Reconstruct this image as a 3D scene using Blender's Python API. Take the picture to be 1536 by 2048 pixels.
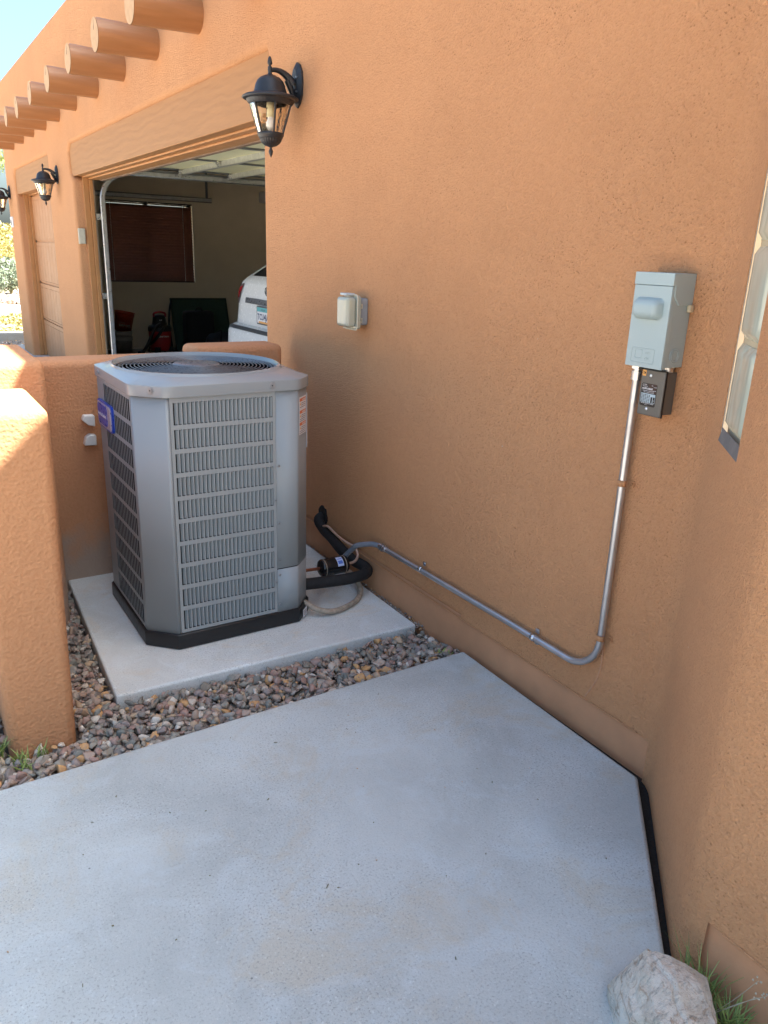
import bpy, bmesh, math, random
import numpy as np
from mathutils import Matrix, Vector, Euler
random.seed(7); rng = np.random.default_rng(7)
for o in list(bpy.data.objects): bpy.data.objects.remove(o)
S = bpy.context.scene; COL = S.collection
PI = math.pi; R = math.radians

# ------------------------------------------------------------------ camera
cam = bpy.data.objects.new('camera', bpy.data.cameras.new('camera')); COL.objects.link(cam)
P, YAW, ROLL = R(18.47), R(32.656), R(2.052)
f_ = Vector((math.sin(YAW)*math.cos(P), math.cos(YAW)*math.cos(P), -math.sin(P)))
r_ = Vector((math.cos(YAW), -math.sin(YAW), 0)); u_ = r_.cross(f_)
rr = math.cos(ROLL)*r_ + math.sin(ROLL)*u_; uu = -math.sin(ROLL)*r_ + math.cos(ROLL)*u_
M = Matrix((rr, uu, -f_)).transposed().to_4x4(); M.translation = Vector((0, 0, 1.5)); cam.matrix_world = M
cam.data.sensor_fit = 'HORIZONTAL'; cam.data.sensor_width = 36; cam.data.lens = 36*1536.26/1536
cam.data.clip_start = .05; cam.data.clip_end = 3000
S.camera = cam
# ------------------------------------------------------------------ light
SUN = Vector((1, -.844, 1.85)).normalized()
ELEV = math.asin(SUN.z); AZ = math.atan2(SUN.x, SUN.y)
w = bpy.data.worlds.new('World'); S.world = w; w.use_nodes = True
nt = w.node_tree; bg = nt.nodes['Background']
sky = nt.nodes.new('ShaderNodeTexSky'); sky.sky_type = 'NISHITA'; sky.sun_disc = False
sky.sun_elevation = ELEV; sky.sun_rotation = AZ; sky.altitude = 300
wb = nt.nodes.new('ShaderNodeMix'); wb.data_type = 'RGBA'; wb.blend_type = 'MULTIPLY'; wb.inputs[0].default_value = 1; wb.inputs[7].default_value = (.93, 1.06, 1.09, 1)
nt.links.new(sky.outputs[0], wb.inputs[6]); nt.links.new(wb.outputs[2], bg.inputs[0]); bg.inputs[1].default_value = .069
sky.dust_density = 6; sky.air_density = 1; sky.ozone_density = 1.5
sl = bpy.data.lights.new('sun', 'SUN'); sl.energy = 5.0; sl.angle = R(.53); sl.color = (1, .95, .87)
sun = bpy.data.objects.new('sun', sl); COL.objects.link(sun)
sun.rotation_euler = SUN.to_track_quat('Z', 'Y').to_euler()
S.view_settings.view_transform = 'Standard'; S.view_settings.look = 'None'
S.view_settings.exposure = 2.64; S.view_settings.gamma = 1

# ------------------------------------------------------------------ materials
def srgb(r, g, b):
    return tuple((c/12.92 if c <= .04045 else ((c+.055)/1.055)**2.4) for c in (r/255, g/255, b/255))
class NT:
    def __init__(s, name):
        s.m = bpy.data.materials.new(name); s.m.use_nodes = True; s.t = s.m.node_tree
        s.b = s.t.nodes['Principled BSDF']; s.tc = s.n('ShaderNodeTexCoord')
    def n(s, t, **k):
        n = s.t.nodes.new(t)
        for a, v in k.items(): setattr(n, a, v)
        return n
    def l(s, a, b): s.t.links.new(a, b)
    def noise(s, sc, det=4, rough=.55, co=None, dist=0):
        n = s.n('ShaderNodeTexNoise'); n.inputs['Scale'].default_value = sc
        n.inputs['Detail'].default_value = det; n.inputs['Roughness'].default_value = rough
        n.inputs['Distortion'].default_value = dist
        s.l(co or s.tc.outputs['Object'], n.inputs['Vector']); return n.outputs['Fac']
    def vor(s, sc, feature='F1', co=None):
        n = s.n('ShaderNodeTexVoronoi', feature=feature); n.inputs['Scale'].default_value = sc
        s.l(co or s.tc.outputs['Object'], n.inputs['Vector']); return n.outputs['Distance']
    def ramp(s, fac, *st, interp='LINEAR'):
        n = s.n('ShaderNodeValToRGB'); n.color_ramp.interpolation = interp
        e = n.color_ramp.elements
        while len(e) < len(st): e.new(.5)
        for i, (p, c) in enumerate(st):
            e[i].position = p; e[i].color = (c, c, c, 1) if isinstance(c, (int, float)) else (*c, 1)
        s.l(fac, n.inputs[0]); return n.outputs[0]
    def math(s, op, a, b=None):
        n = s.n('ShaderNodeMath', operation=op)
        for i, v in enumerate((a, b)):
            if v is None: continue
            if isinstance(v, (int, float)): n.inputs[i].default_value = v
            else: s.l(v, n.inputs[i])
        return n.outputs[0]
    def mix(s, fac, a, b, mode='MIX'):
        n = s.n('ShaderNodeMix', data_type='RGBA', blend_type=mode)
        for i, v in ((0, fac), (6, a), (7, b)):
            if isinstance(v, (int, float)): n.inputs[i].default_value = v
            elif isinstance(v, tuple): n.inputs[i].default_value = (*v, 1)
            else: s.l(v, n.inputs[i])
        return n.outputs[2]
    def scale(s, x, y, z):
        n = s.n('ShaderNodeMapping'); n.inputs['Scale'].default_value = (x, y, z)
        s.l(s.tc.outputs['Object'], n.inputs[0]); return n.outputs[0]
    def bump(s, h, dist=.01, strength=1.0):
        n = s.n('ShaderNodeBump'); n.inputs['Distance'].default_value = dist
        n.inputs['Strength'].default_value = strength; s.l(h, n.inputs['Height'])
        s.l(n.outputs[0], s.b.inputs['Normal'])
    def set(s, color=None, rough=.5, metal=0, spec=None):
        if color is not None:
            if isinstance(color, tuple): s.b.inputs['Base Color'].default_value = (*color, 1)
            else: s.l(color, s.b.inputs['Base Color'])
        if isinstance(rough, (int, float)): s.b.inputs['Roughness'].default_value = rough
        else: s.l(rough, s.b.inputs['Roughness'])
        s.b.inputs['Metallic'].default_value = metal
        if spec is not None: s.b.inputs['Specular IOR Level'].default_value = spec
        return s.m

def simple(name, c, rough=.5, metal=0, var=.12, vs=25, bump=0, bs=200, spec=None):
    k = NT(name); n = k.noise(vs, 4)
    d = tuple(x*(1-var) for x in c); e = tuple(min(1, x*(1+var)) for x in c)
    col = k.ramp(n, (.3, d), (.7, e))
    r = k.ramp(k.noise(vs*1.7, 3), (.3, max(.02, rough-.06)), (.7, min(1, rough+.08)))
    if bump: k.bump(k.noise(bs, 3), bump)
    return k.set(col, r, metal, spec)

def stucco(name, base, coarse=1.0, pits=True, dirt=0):
    k = NT(name)
    big = k.noise(.9, 3); mid = k.noise(6, 4, .6)
    c = k.mix(k.ramp(big, (.35, 0), (.65, 1)), tuple(x*.975 for x in base), (base[0]*1.02, base[1]*1.03, base[2]*1.02))
    c = k.mix(k.math('MULTIPLY', k.ramp(mid, (.35, 0), (.7, 1)), .30), c, (base[0]*.94, base[1]*.91, base[2]*.88))
    streak = k.noise(1, 3, .5, k.scale(11, 11, .6))
    c = k.mix(k.math('MULTIPLY', k.ramp(streak, (.52, 0), (.8, 1)), .06), c, (base[0]*.88, base[1]*.84, base[2]*.84))
    h1 = k.ramp(k.noise(135/coarse, 4, .65, dist=.12 if pits else 0), (.32, 0), (.62, 1))
    h2 = k.ramp(k.noise(58/coarse, 3, .6), (.3, 0), (.7, 1)) if pits else k.ramp(k.noise(95, 1, .4), (.3, 0), (.7, 1))
    area = k.ramp(k.noise(3.0, 3, .5), (.38, .88), (.62, 1))
    h = k.math('ADD', k.math('MULTIPLY', k.math('MULTIPLY', h1, .7 if pits else .15), area), k.math('MULTIPLY', h2, .6))
    cav_shade = k.ramp(k.math('ADD', k.math('MULTIPLY', h1, .5), k.math('MULTIPLY', h2, .5)), (.1, .28), (.75, 0))
    c = k.mix(cav_shade, c, (base[0]*.72, base[1]*.62, base[2]*.54))  # hollows of the grain coloured darker: their shade is put into the colour
    if pits:
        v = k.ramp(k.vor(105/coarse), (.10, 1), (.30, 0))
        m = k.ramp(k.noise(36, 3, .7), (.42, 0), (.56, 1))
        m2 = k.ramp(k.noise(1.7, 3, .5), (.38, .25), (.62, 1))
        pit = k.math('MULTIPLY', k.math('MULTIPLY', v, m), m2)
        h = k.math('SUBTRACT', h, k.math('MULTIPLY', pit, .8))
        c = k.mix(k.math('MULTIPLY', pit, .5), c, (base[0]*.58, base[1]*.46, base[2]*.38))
        sp = k.ramp(k.vor(9), (.018, 1), (.03, 0))
        c = k.mix(k.math('MULTIPLY', sp, k.ramp(k.noise(2.3, 2), (.55, 0), (.6, .9))), c, (.7, .6, .5))
    if dirt:
        sx = k.n('ShaderNodeSeparateXYZ'); k.l(k.tc.outputs['Object'], sx.inputs[0])
        g = k.math('SUBTRACT', .30, sx.outputs[2])
        g = k.math('ADD', k.math('MULTIPLY', g, 2.6), k.math('SUBTRACT', k.noise(9, 5, .65), .62))
        c = k.mix(k.math('MULTIPLY', k.ramp(g, (0, 0), (.45, 1)), dirt), c, (.36, .30, .25))
    k.bump(h, .006 if pits else .0032, 1.0 if pits else .8)
    return k.set(c, .88, spec=.25)

WALL = (.69, .35, .172)
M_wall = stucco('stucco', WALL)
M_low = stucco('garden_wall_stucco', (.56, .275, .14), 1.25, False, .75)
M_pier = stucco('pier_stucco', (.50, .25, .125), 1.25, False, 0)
M_stem = simple('painted_foundation', (.55, .272, .138), .75, var=.10, vs=6, bump=.0012, bs=60)
def wood(name, base, rings=True):
    k = NT(name)
    co = k.scale(7, 1.0, 7); n = k.noise(2.4, 4, .5, co, 1.4)
    wv = k.n('ShaderNodeTexWave', wave_type='RINGS', rings_direction='Y'); wv.inputs['Scale'].default_value = 5
    wv.inputs['Distortion'].default_value = 7; wv.inputs['Detail'].default_value = 3; wv.inputs['Detail Scale'].default_value = 1.2
    k.l(k.scale(1.3, .45, 1.3), wv.inputs[0])
    c = k.mix(k.ramp(n, (.3, 0), (.7, 1)), tuple(x*.96 for x in base), tuple(x*1.03 for x in base))
    h = k.math('ADD', k.math('MULTIPLY', wv.outputs['Fac'], .8), k.noise(60, 3, .6, k.scale(1, .12, 1)))
    k.bump(h, .0022, .8)
    return k.set(c, .62)
M_beam = wood('painted_wood_beam', (.37, .175, .06))
M_trim = simple('painted_trim', (.46, .22, .08), .5, var=.08, vs=8)
M_log = None
k = NT('painted_log'); n = k.noise(3, 4, .5, k.scale(1, 9, 9))
M_log = k.set(k.ramp(n, (.3, (.33, .145, .055)), (.7, (.40, .18, .072))), .42)
k.bump(k.noise(8, 4, .6, k.scale(.35, 5, 5)), .006, .6)
M_logend = simple('log_end', (.50, .32, .18), .8, var=.10, vs=18, bump=.002, bs=50)
def concrete(name, base, bump=.0012):
    k = NT(name)
    big = k.noise(1.6, 6, .62, dist=.6); mid = k.noise(5.5, 5, .65, dist=1.0); fine = k.noise(170, 3, .75)
    c = k.mix(k.ramp(big, (.33, 0), (.66, 1)), tuple(x*.82 for x in base), tuple(x*1.09 for x in base))
    tan = k.ramp(k.noise(2.1, 9, .74, co=k.scale(1, 1.25, 1), dist=.8), (.52, 0), (.62, 1))
    c = k.mix(k.math('MULTIPLY', tan, .62), c, (base[0]*.99, base[1]*.86, base[2]*.72))
    blue = k.ramp(mid, (.50, 0), (.62, 1))
    c = k.mix(k.math('MULTIPLY', blue, .35), c, (base[0]*1.08, base[1]*1.14, base[2]*1.22))
    sm = k.ramp(k.noise(2.3, 5, .65), (.36, .25), (.60, 1))
    sp = k.math('MULTIPLY', k.ramp(fine, (.36, 1), (.46, 0)), sm)
    c = k.mix(k.math('MULTIPLY', sp, .8), c, tuple(x*.45 for x in base))
    sp2 = k.ramp(k.noise(120, 2, .6, co=k.scale(1, 1, 1.3)), (.60, 0), (.70, 1))
    c = k.mix(k.math('MULTIPLY', k.math('MULTIPLY', sp2, sm), .5), c, tuple(min(1, x*1.35) for x in base))
    dots = k.ramp(k.vor(14), (.03, 1), (.045, 0))
    c = k.mix(k.math('MULTIPLY', dots, k.ramp(k.noise(3.3, 2), (.55, 0), (.58, .8))), c, tuple(x*.3 for x in base))
    h = k.math('ADD', k.math('MULTIPLY', fine, .8), k.math('MULTIPLY', k.noise(45, 4, .6), .7))
    k.bump(h, bump, .8)
    return k.set(c, .85, spec=.3)
M_conc = concrete('patio_concrete', (.52, .54, .515), .0022)
M_pad = concrete('pad_concrete', (.70, .715, .685), .0014)
M_drive = concrete('driveway_concrete', (.42, .40, .37))
M_gfloor = simple('garage_floor', (.34, .33, .31), .6, vs=3)
M_gwall = simple('garage_drywall', (.80, .71, .55), .8, vs=3, var=.05)
M_soil = simple('dark_soil', (.10, .08, .065), .95, var=.35, vs=40, bump=.01, bs=70)
M_gap = simple('expansion_joint', (.022, .018, .016), .95, var=.4, vs=90, bump=.004, bs=180)
k = NT('desert_ground'); g1 = k.noise(.35, 5); g2 = k.noise(9, 5, .7)
c = k.ramp(g1, (.3, (.36, .28, .20)), (.7, (.50, .40, .30)))
c = k.mix(k.ramp(g2, (.4, 0), (.75, .6)), c, (.25, .19, .14))
k.bump(k.noise(30, 5, .7), .03); M_ground = k.set(c, .95)
# gravel
k = NT('river_gravel'); ge = k.n('ShaderNodeNewGeometry')
cols = [(.38,.28,.23),(.20,.18,.16),(.42,.30,.23),(.16,.17,.15),(.38,.22,.17),(.29,.27,.22),(.52,.36,.22),(.24,.20,.17),
        (.45,.37,.30),(.18,.14,.12),(.33,.30,.26),(.60,.50,.40),(.40,.28,.20),(.24,.25,.22),(.62,.34,.13),(.36,.24,.20),(.24,.21,.16),(.70,.64,.55),(.28,.22,.20),(.32,.28,.22)]
c = k.ramp(ge.outputs['Random Per Island'], *[(i/len(cols), q) for i, q in enumerate(cols)], interp='CONSTANT')
c = k.mix(k.ramp(k.noise(70, 4, .65), (.35, 0), (.7, .5)), c, (.30, .26, .23))
k.bump(k.noise(160, 3), .002); M_gravel = k.set(c, .75)
# metals / plastics
k = NT('taupe_grey_paint'); k.bump(k.noise(700, 2), .0002, .3); M_ac = k.set((.29, .315, .325), .40)
k = NT('taupe_grey_louvers'); M_acd = k.set((.31, .335, .34), .45)
M_coil = simple('coil_fins', (.006, .006, .007), .9, var=.4, vs=60, spec=.05)
M_blackpl = simple('black_plastic', (.012, .012, .013), .42)
M_wire = simple('grille_wire', (.13, .14, .155), .3)
M_fan = simple('fan_blade', (.02, .022, .028), .3, .2)
M_lamp = simple('textured_black_paint', (.018, .020, .024), .42, bump=.0006, bs=400)
M_galv = simple('galvanised_steel', (.55, .57, .60), .32, .9, vs=18)
M_emt = simple('conduit_steel', (.52, .53, .55), .36, .85, vs=14)
M_liq = simple('grey_liquidtight', (.17, .19, .225), .42)
M_zinc = simple('zinc_fitting', (.62, .64, .66), .28, .95)
M_screw = simple('screw_metal', (.30, .31, .32), .4, .3)
M_copper = simple('copper_pipe', (.55, .24, .15), .35, .9)
M_foam = simple('black_foam', (.010, .010, .011), .75, bump=.001, bs=150)
M_tan = simple('tan_cable', (.36, .29, .22), .6, var=.3, vs=50)
M_box = simple('light_grey_paint', (.34, .43, .44), .34, var=.02, vs=4)
M_boxside = M_box
M_bronze = simple('bronze_grey_paint', (.115, .108, .095), .38, var=.04)
M_white = simple('white_plastic', (.74, .74, .71), .45, var=.05)
M_offw = simple('cream_plastic', (.58, .54, .42), .5, var=.05)
M_label = simple('label_white', (.70, .70, .72), .5, var=.04)
M_black = simple('label_black', (.012, .010, .010), .4)
M_orange = simple('label_orange', (.62, .16, .05), .5, var=.05)
M_oran2 = simple('label_amber', (.72, .36, .10), .5, var=.05)
M_ink = simple('ink_grey', (.16, .16, .19), .6)
M_blue = simple('badge_blue', (.015, .06, .42), .3, var=.05)
M_silver = simple('badge_silver', (.50, .51, .56), .3, .5)
M_pink = simple('badge_pink', (.52, .42, .44), .4)
M_cream = simple('insulated_panel', (.80, .78, .50), .55, var=.06, vs=3)
M_darkmet = simple('dark_steel', (.20, .21, .21), .45, .6)
M_blind = simple('brown_blind', (.17, .075, .05), .4)
M_dframe = simple('dark_frame', (.02, .014, .012), .5)
M_red = simple('red_plastic', (.36, .018, .02), .35)
M_bucket = simple('orange_plastic', (.50, .055, .02), .45)
M_wbucket = simple('dirty_white_plastic', (.42, .40, .37), .6, var=.2, vs=8)
M_green = simple('green_panel', (.035, .075, .055), .6)
M_fab = simple('black_fabric', (.010, .010, .013), .85, bump=.001, bs=300)
M_fab2 = simple('charcoal_fabric', (.030, .032, .038), .8, bump=.003, bs=60)
M_car = simple('white_car_paint', (.74, .75, .74), .22, var=.01); 
M_tail = simple('red_lens', (.42, .02, .025), .12)
M_tail2 = simple('smoked_lens', (.16, .13, .13), .12)
M_cglass = simple('tinted_glass', (.02, .022, .022), .06)
M_rubber = simple('tyre_rubber', (.015, .015, .015), .8)
M_teal = simple('plate_teal', (.12, .42, .45), .5)
k = NT('clear_glass'); k.set((.97, .93, .80), .08); k.b.inputs['Transmission Weight'].default_value = 1; k.b.inputs['IOR'].default_value = 1.2
k.bump(k.noise(70, 2, .5, k.scale(1, 1, .25)), .004); M_glass = k.m
k = NT('pane_glass'); k.set((.95, .97, .96), .02); k.b.inputs['Transmission Weight'].default_value = 1; k.b.inputs['IOR'].default_value = 1.02; M_pane = k.m
k = NT('frosted_cover'); c = k.ramp(k.noise(26, 3, .5, k.scale(1, 1, .4)), (.3, (.50, .53, .47)), (.7, (.62, .62, .46)))
k.set(c, .22); k.b.inputs['Transmission Weight'].default_value = .25; M_cover = k.m
k = NT('glass_block'); n = k.noise(5, 3, .6, k.scale(2.5, 2.5, .9), 1.6)
c = k.ramp(n, (.3, (.42, .46, .38)), (.7, (.52, .54, .44))); k.set(c, .16)
k.bump(k.noise(7, 1, .4, k.scale(1.6, 1.6, .9), .5), .012, .6); M_block = k.m
M_mortar = simple('block_mortar', (.52, .44, .29), .8)
M_caulk = simple('grey_sill', (.15, .14, .135), .7)
k = NT('weathered_rock'); v = k.noise(14, 6, .7, k.scale(1, 1, 2.5), 2.0); b2 = k.noise(7, 5, .6, dist=.5)
c = k.ramp(b2, (.3, (.62, .54, .43)), (.6, (.82, .76, .66)))
c = k.mix(k.ramp(v, (.52, 0), (.60, .7)), c, (.44, .30, .19))
c = k.mix(k.ramp(k.noise(38, 5, .7, k.scale(1, 3, 1)), (.52, 0), (.68, .6)), c, (.17, .17, .15))
k.bump(k.math('ADD', v, k.noise(50, 5, .7)), .012); M_rock = k.set(c, .85)
def leaf(name, a, b):
    k = NT(name); ge = k.n('ShaderNodeNewGeometry')
    c = k.ramp(ge.outputs['Random Per Island'], (0, a), (1, b)); k.set(c, .6)
    k.b.inputs['Subsurface Weight'].default_value = 0
    return k.m
M_grass = leaf('green_grass', (.09, .16, .03), (.30, .36, .10))
M_sage = leaf('sage_leaves', (.10, .14, .09), (.22, .25, .17))
M_yel = leaf('yellow_brush', (.26, .24, .07), (.42, .36, .14))
M_palo = leaf('palo_verde_leaves', (.16, .22, .05), (.32, .36, .10))
M_bark = simple('bark', (.16, .15, .07), .9)
M_straw = leaf('dry_stems', (.40, .34, .24), (.55, .48, .36))

# ------------------------------------------------------------------ geometry helpers
class MB:
    def __init__(s): s.v = []; s.f = []; s.m = []; s.sm = []
    def add(s, vs, fs, mi=0, smooth=False, T=None):
        b = len(s.v)
        s.v += [tuple(T @ Vector(p)) if T else tuple(p) for p in vs]
        for q in fs: s.f.append([b+i for i in q]); s.m.append(mi); s.sm.append(smooth)
        return s
    def box(s, x0, y0, z0, x1, y1, z1, mi=0, T=None):
        vs = [(x, y, z) for z in (z0, z1) for y in (y0, y1) for x in (x0, x1)]
        return s.add(vs, [(0,2,3,1),(4,5,7,6),(0,1,5,4),(2,6,7,3),(0,4,6,2),(1,3,7,5)], mi, T=T)
    def prism(s, poly, a0, a1, axis='z', mi=0, T=None):
        f = {'z': lambda p, a: (p[0], p[1], a), 'x': lambda p, a: (a, p[0], p[1]), 'y': lambda p, a: (p[0], a, p[1])}[axis]
        n = len(poly); vs = [f(p, a0) for p in poly]+[f(p, a1) for p in poly]
        ar = sum(poly[i][0]*poly[(i+1) % n][1]-poly[(i+1) % n][0]*poly[i][1] for i in range(n))
        flip = (ar < 0) != (axis == 'y')
        if a1 < a0: flip = not flip
        fs = [list(range(n))[::-1], list(range(n, 2*n))]+[[i, (i+1) % n, n+(i+1) % n, n+i] for i in range(n)]
        if flip: fs = [q[::-1] for q in fs]
        return s.add(vs, fs, mi, T=T)
    def tube(s, pts, r, n=12, mi=0, cap=True, T=None, smooth=True):
        pts = [Vector(p) for p in pts]; m = len(pts); rs = r if hasattr(r, '__len__') else [r]*m
        vs = []; up = None
        for i, p in enumerate(pts):
            t = (pts[min(i+1, m-1)]-pts[max(i-1, 0)]).normalized()
            if up is None: up = t.orthogonal().normalized()
            up = (up-t*up.dot(t)).normalized(); w_ = t.cross(up)
            for j in range(n):
                a = 2*PI*j/n; vs.append(p+(math.cos(a)*up+math.sin(a)*w_)*rs[i])
        fs = [[i*n+j, i*n+(j+1) % n, (i+1)*n+(j+1) % n, (i+1)*n+j] for i in range(m-1) for j in range(n)]
        s.add(vs, fs, mi, smooth, T)
        if cap: s.add(vs[:n], [list(range(n))[::-1]], mi, False, T); s.add(vs[-n:], [list(range(n))], mi, False, T)
        return s
    def lathe(s, prof, n=32, c=(0, 0, 0), mi=0, T=None, smooth=True, flute=0, fn=24):
        vs = []
        for (r, z) in prof:
            for j in range(n):
                a = 2*PI*j/n; q = r*(1-flute*(.5+.5*math.cos(fn*a))) if flute else r
                vs.append((c[0]+q*math.cos(a), c[1]+q*math.sin(a), c[2]+z))
        m = len(prof)
        fs = [[i*n+j, i*n+(j+1) % n, (i+1)*n+(j+1) % n, (i+1)*n+j] for i in range(m-1) for j in range(n)]
        return s.add(vs, fs, mi, smooth, T)
    def cyl(s, p0, p1, r, n=24, mi=0): return s.tube([p0, p1], r, n, mi)
    def grid(s, rows, mi=0, smooth=True, closed=False, flip=False):
        m = len(rows); n = len(rows[0]); vs = [p for r in rows for p in r]
        k_ = n if closed else n-1
        fs = [[i*n+j, i*n+(j+1) % n, (i+1)*n+(j+1) % n, (i+1)*n+j] for i in range(m-1) for j in range(k_)]
        if flip: fs = [q[::-1] for q in fs]
        return s.add(vs, fs, mi, smooth)
    def build(s, name, mats, parent=None, bevel=0, seg=2, angle=35, origin=None):
        me = bpy.data.meshes.new(name)
        if origin is not None:
            o_ = Vector(origin); vs = [tuple(Vector(p)-o_) for p in s.v]
        else: vs = s.v
        me.from_pydata(vs, [], s.f)
        for m_ in (mats if isinstance(mats, (list, tuple)) else [mats]): me.materials.append(m_)
        me.polygons.foreach_set('material_index', s.m); me.polygons.foreach_set('use_smooth', s.sm); me.update()
        o = bpy.data.objects.new(name, me); COL.objects.link(o)
        if origin is not None: o.location = origin
        if parent:
            o.parent = parent; 
            if parent.location.length > 0 and origin is None: pass
        if bevel:
            b = o.modifiers.new('bevel', 'BEVEL'); b.width = bevel; b.segments = seg; b.limit_method = 'ANGLE'
            b.angle_limit = R(angle); b.harden_normals = False
            if seg > 1:
                for p in me.polygons: p.use_smooth = True
                try: me.set_sharp_from_angle(angle=R(60))
                except Exception: pass
        return o
def smooth_path(pts, n=8):
    P_ = [Vector(p) for p in pts]; P_ = [2*P_[0]-P_[1]]+P_+[2*P_[-1]-P_[-2]]; out = []
    for i in range(1, len(P_)-2):
        a, b, c, d = P_[i-1:i+3]
        for k_ in range(n):
            t = k_/n
            out.append(.5*((2*b)+(c-a)*t+(2*a-5*b+4*c-d)*t*t+(-a+3*b-3*c+d)*t**3))
    out.append(P_[-2]); return out
def tag(o, label=None, cat=None, group=None, kind=None):
    if label: o['label'] = label
    if cat: o['category'] = cat
    if group: o['group'] = group
    if kind: o['kind'] = kind
    return o
def empty(name, label, cat, loc=(0, 0, 0), group=None):
    o = bpy.data.objects.new(name, None); COL.objects.link(o); o.location = loc; o.empty_display_size = .1
    return tag(o, label, cat, group)
def copy_tree(o, parent=None, loc=None):
    c = o.copy(); COL.objects.link(c); c.parent = parent
    if loc is not None: c.location = loc
    for ch in [x for x in bpy.data.objects if x.parent == o]: copy_tree(ch, c)
    return c
def frame(o, right, up):
    r = Vector(right).normalized(); u = Vector(up).normalized(); n = r.cross(u)
    m = Matrix((r, u, n)).transposed().to_4x4(); m.translation = Vector(o); return m
def text(s, mb, T, size, mi=0, depth=.0006, align='LEFT', bold=0, shear=0, sx=1):
    cu = bpy.data.curves.new('t', 'FONT'); cu.body = s; cu.size = size; cu.extrude = depth; cu.align_x = align
    cu.offset = bold; cu.shear = shear; cu.resolution_u = 2
    ob = bpy.data.objects.new('t', cu); COL.objects.link(ob)
    me = bpy.data.meshes.new_from_object(ob)
    mb.add([(v.co.x*sx, v.co.y, v.co.z) for v in me.vertices], [list(p.vertices) for p in me.polygons], mi, False, T)
    bpy.data.objects.remove(ob); bpy.data.curves.remove(cu); bpy.data.meshes.remove(me)

# ================================================================== SETTING
# ground sheet
mb = MB(); mb.add([(-900, -900, -.16), (900, -900, -.16), (900, 900, -.16), (-900, 900, -.16)], [(0, 1, 2, 3)])
tag(mb.build('ground', M_ground), kind='structure')
mb = MB(); mb.box(-7.5, 3.95, -.30, 2.02, 14.3, -.125)
tag(mb.build('driveway', M_drive), kind='structure')
# patio slab
sl_poly = [(-1.6, 2.11), (-1.6, -3.0), (1.215, -3.0), (1.215, .60), (1.285, .752), (1.765, 1.245), (1.779, 2.145), (.9, 2.142), (.08, 2.132)]
mb = MB(); mb.prism(sl_poly, -.15, 0)
tag(mb.build('patio', M_conc, bevel=.012, seg=3), kind='structure')
mb = MB(); mb.prism([(1.20, .60), (1.25, .60), (1.38, .70), (1.86, 1.19), (1.86, 2.14), (1.75, 2.14), (1.75, 1.27), (1.26, .78)], -.14, -.034)
tag(mb.build('expansion_gap', M_gap), kind='structure')
mb = MB(); mb.box(-1.6, 2.0, -.158, 1.9, 3.95, -.095)
tag(mb.build('gravel_bed_soil', M_soil), kind='structure')
mb = MB(); mb.box(1.2, -3, -.15, 1.4, .72, -.03)
tag(mb.build('soil_strip', M_soil), kind='structure')
# equipment pad
mb = MB(); mb.prism([(.502, 2.518), (1.775, 2.474), (1.793, 3.66), (.556, 3.66)], -.12, -.03)
o = mb.build('concrete_pad', M_pad, bevel=.009, seg=3)
tag(o, 'light concrete pad with tan rust stains under the air conditioner', 'concrete pad')

# gravel
def ico(sub):
    bm = bmesh.new(); bmesh.ops.create_icosphere(bm, subdivisions=sub, radius=1)
    v = np.array([x.co for x in bm.verts]); f = np.array([[q.index for q in p.verts] for p in bm.faces]); bm.free(); return v, f
def rockify(v, rg, cuts=7, amt=.25):
    v = v.copy()
    for _ in range(cuts):
        n = rg.normal(size=3); n /= np.linalg.norm(n); d = rg.uniform(.33, .62)
        h = v@n-d; v -= np.outer(np.clip(h, 0, None), n)
    return v*rg.uniform(1-amt, 1+amt, size=3)
IV, IF = ico(2)
protos = [rockify(IV, rng, 8, .3) for _ in range(30)]
def scatter(pts, name, mat, rmin, rmax, squash=.62):
    V = []; F = []; b = 0
    for (x, y, z) in pts:
        p = protos[rng.integers(len(protos))]
        a, c_, d = rng.uniform(0, 2*PI), rng.normal(0, .45), rng.normal(0, .45)
        r = rng.uniform(rmin, rmax)
        q = p*np.array([rng.uniform(.8, 1.35), 1, squash*rng.uniform(.8, 1.25)])*r
        mm = np.array(Euler((c_, d, a)).to_matrix())
        V.append(q@mm.T+np.array([x, y, z])); F.append(IF+b); b += len(q)
    V = np.concatenate(V); F = np.concatenate(F)
    me = bpy.data.meshes.new(name); me.vertices.add(len(V)); me.vertices.foreach_set('co', V.ravel())
    me.loops.add(F.size); me.loops.foreach_set('vertex_index', F.ravel().astype(np.int32))
    me.polygons.add(len(F)); me.polygons.foreach_set('loop_start', np.arange(0, F.size, 3, dtype=np.int32))
    me.polygons.foreach_set('loop_total', np.full(len(F), 3, dtype=np.int32)); me.update(calc_edges=True); me.validate()
    me.materials.append(mat); o = bpy.data.objects.new(name, me); COL.objects.link(o); return o
def jgrid(x0, x1, y0, y1, sp, z0, z1):
    xs = np.arange(x0, x1, sp); ys = np.arange(y0, y1, sp); g = np.array([(a, b) for a in xs for b in ys])
    g = g+rng.uniform(-.5, .5, g.shape)*sp
    return [(a, b, rng.uniform(z0, z1)) for a, b in g if x0 <= a <= x1 and y0 <= b <= y1]
pts = []
def inwall(x, y): return .12 < x < .36 and y > 2.33
for z0, z1, sp in ((-.062, -.05, .024), (-.042, -.026, .024), (-.030, -.014, .038)):
    pts += [(p[0], p[1], p[2]-max(0, p[1]-2.16)*.11) for p in jgrid(-.75, 1.795, 2.15, 2.505, sp, z0, z1) if not inwall(p[0], p[1]) and not (p[0] > .49 and p[1] > 2.508-(p[0]-.50)*.034-.012)]
for z0, z1, sp in ((-.065, -.045, .019), (-.045, -.028, .022)):
    pts += [p for p in jgrid(.335, .56, 2.48, 3.66, sp, z0-.025, z1-.025) if p[0] < .488+(p[1]-2.518)*.05]
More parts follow.
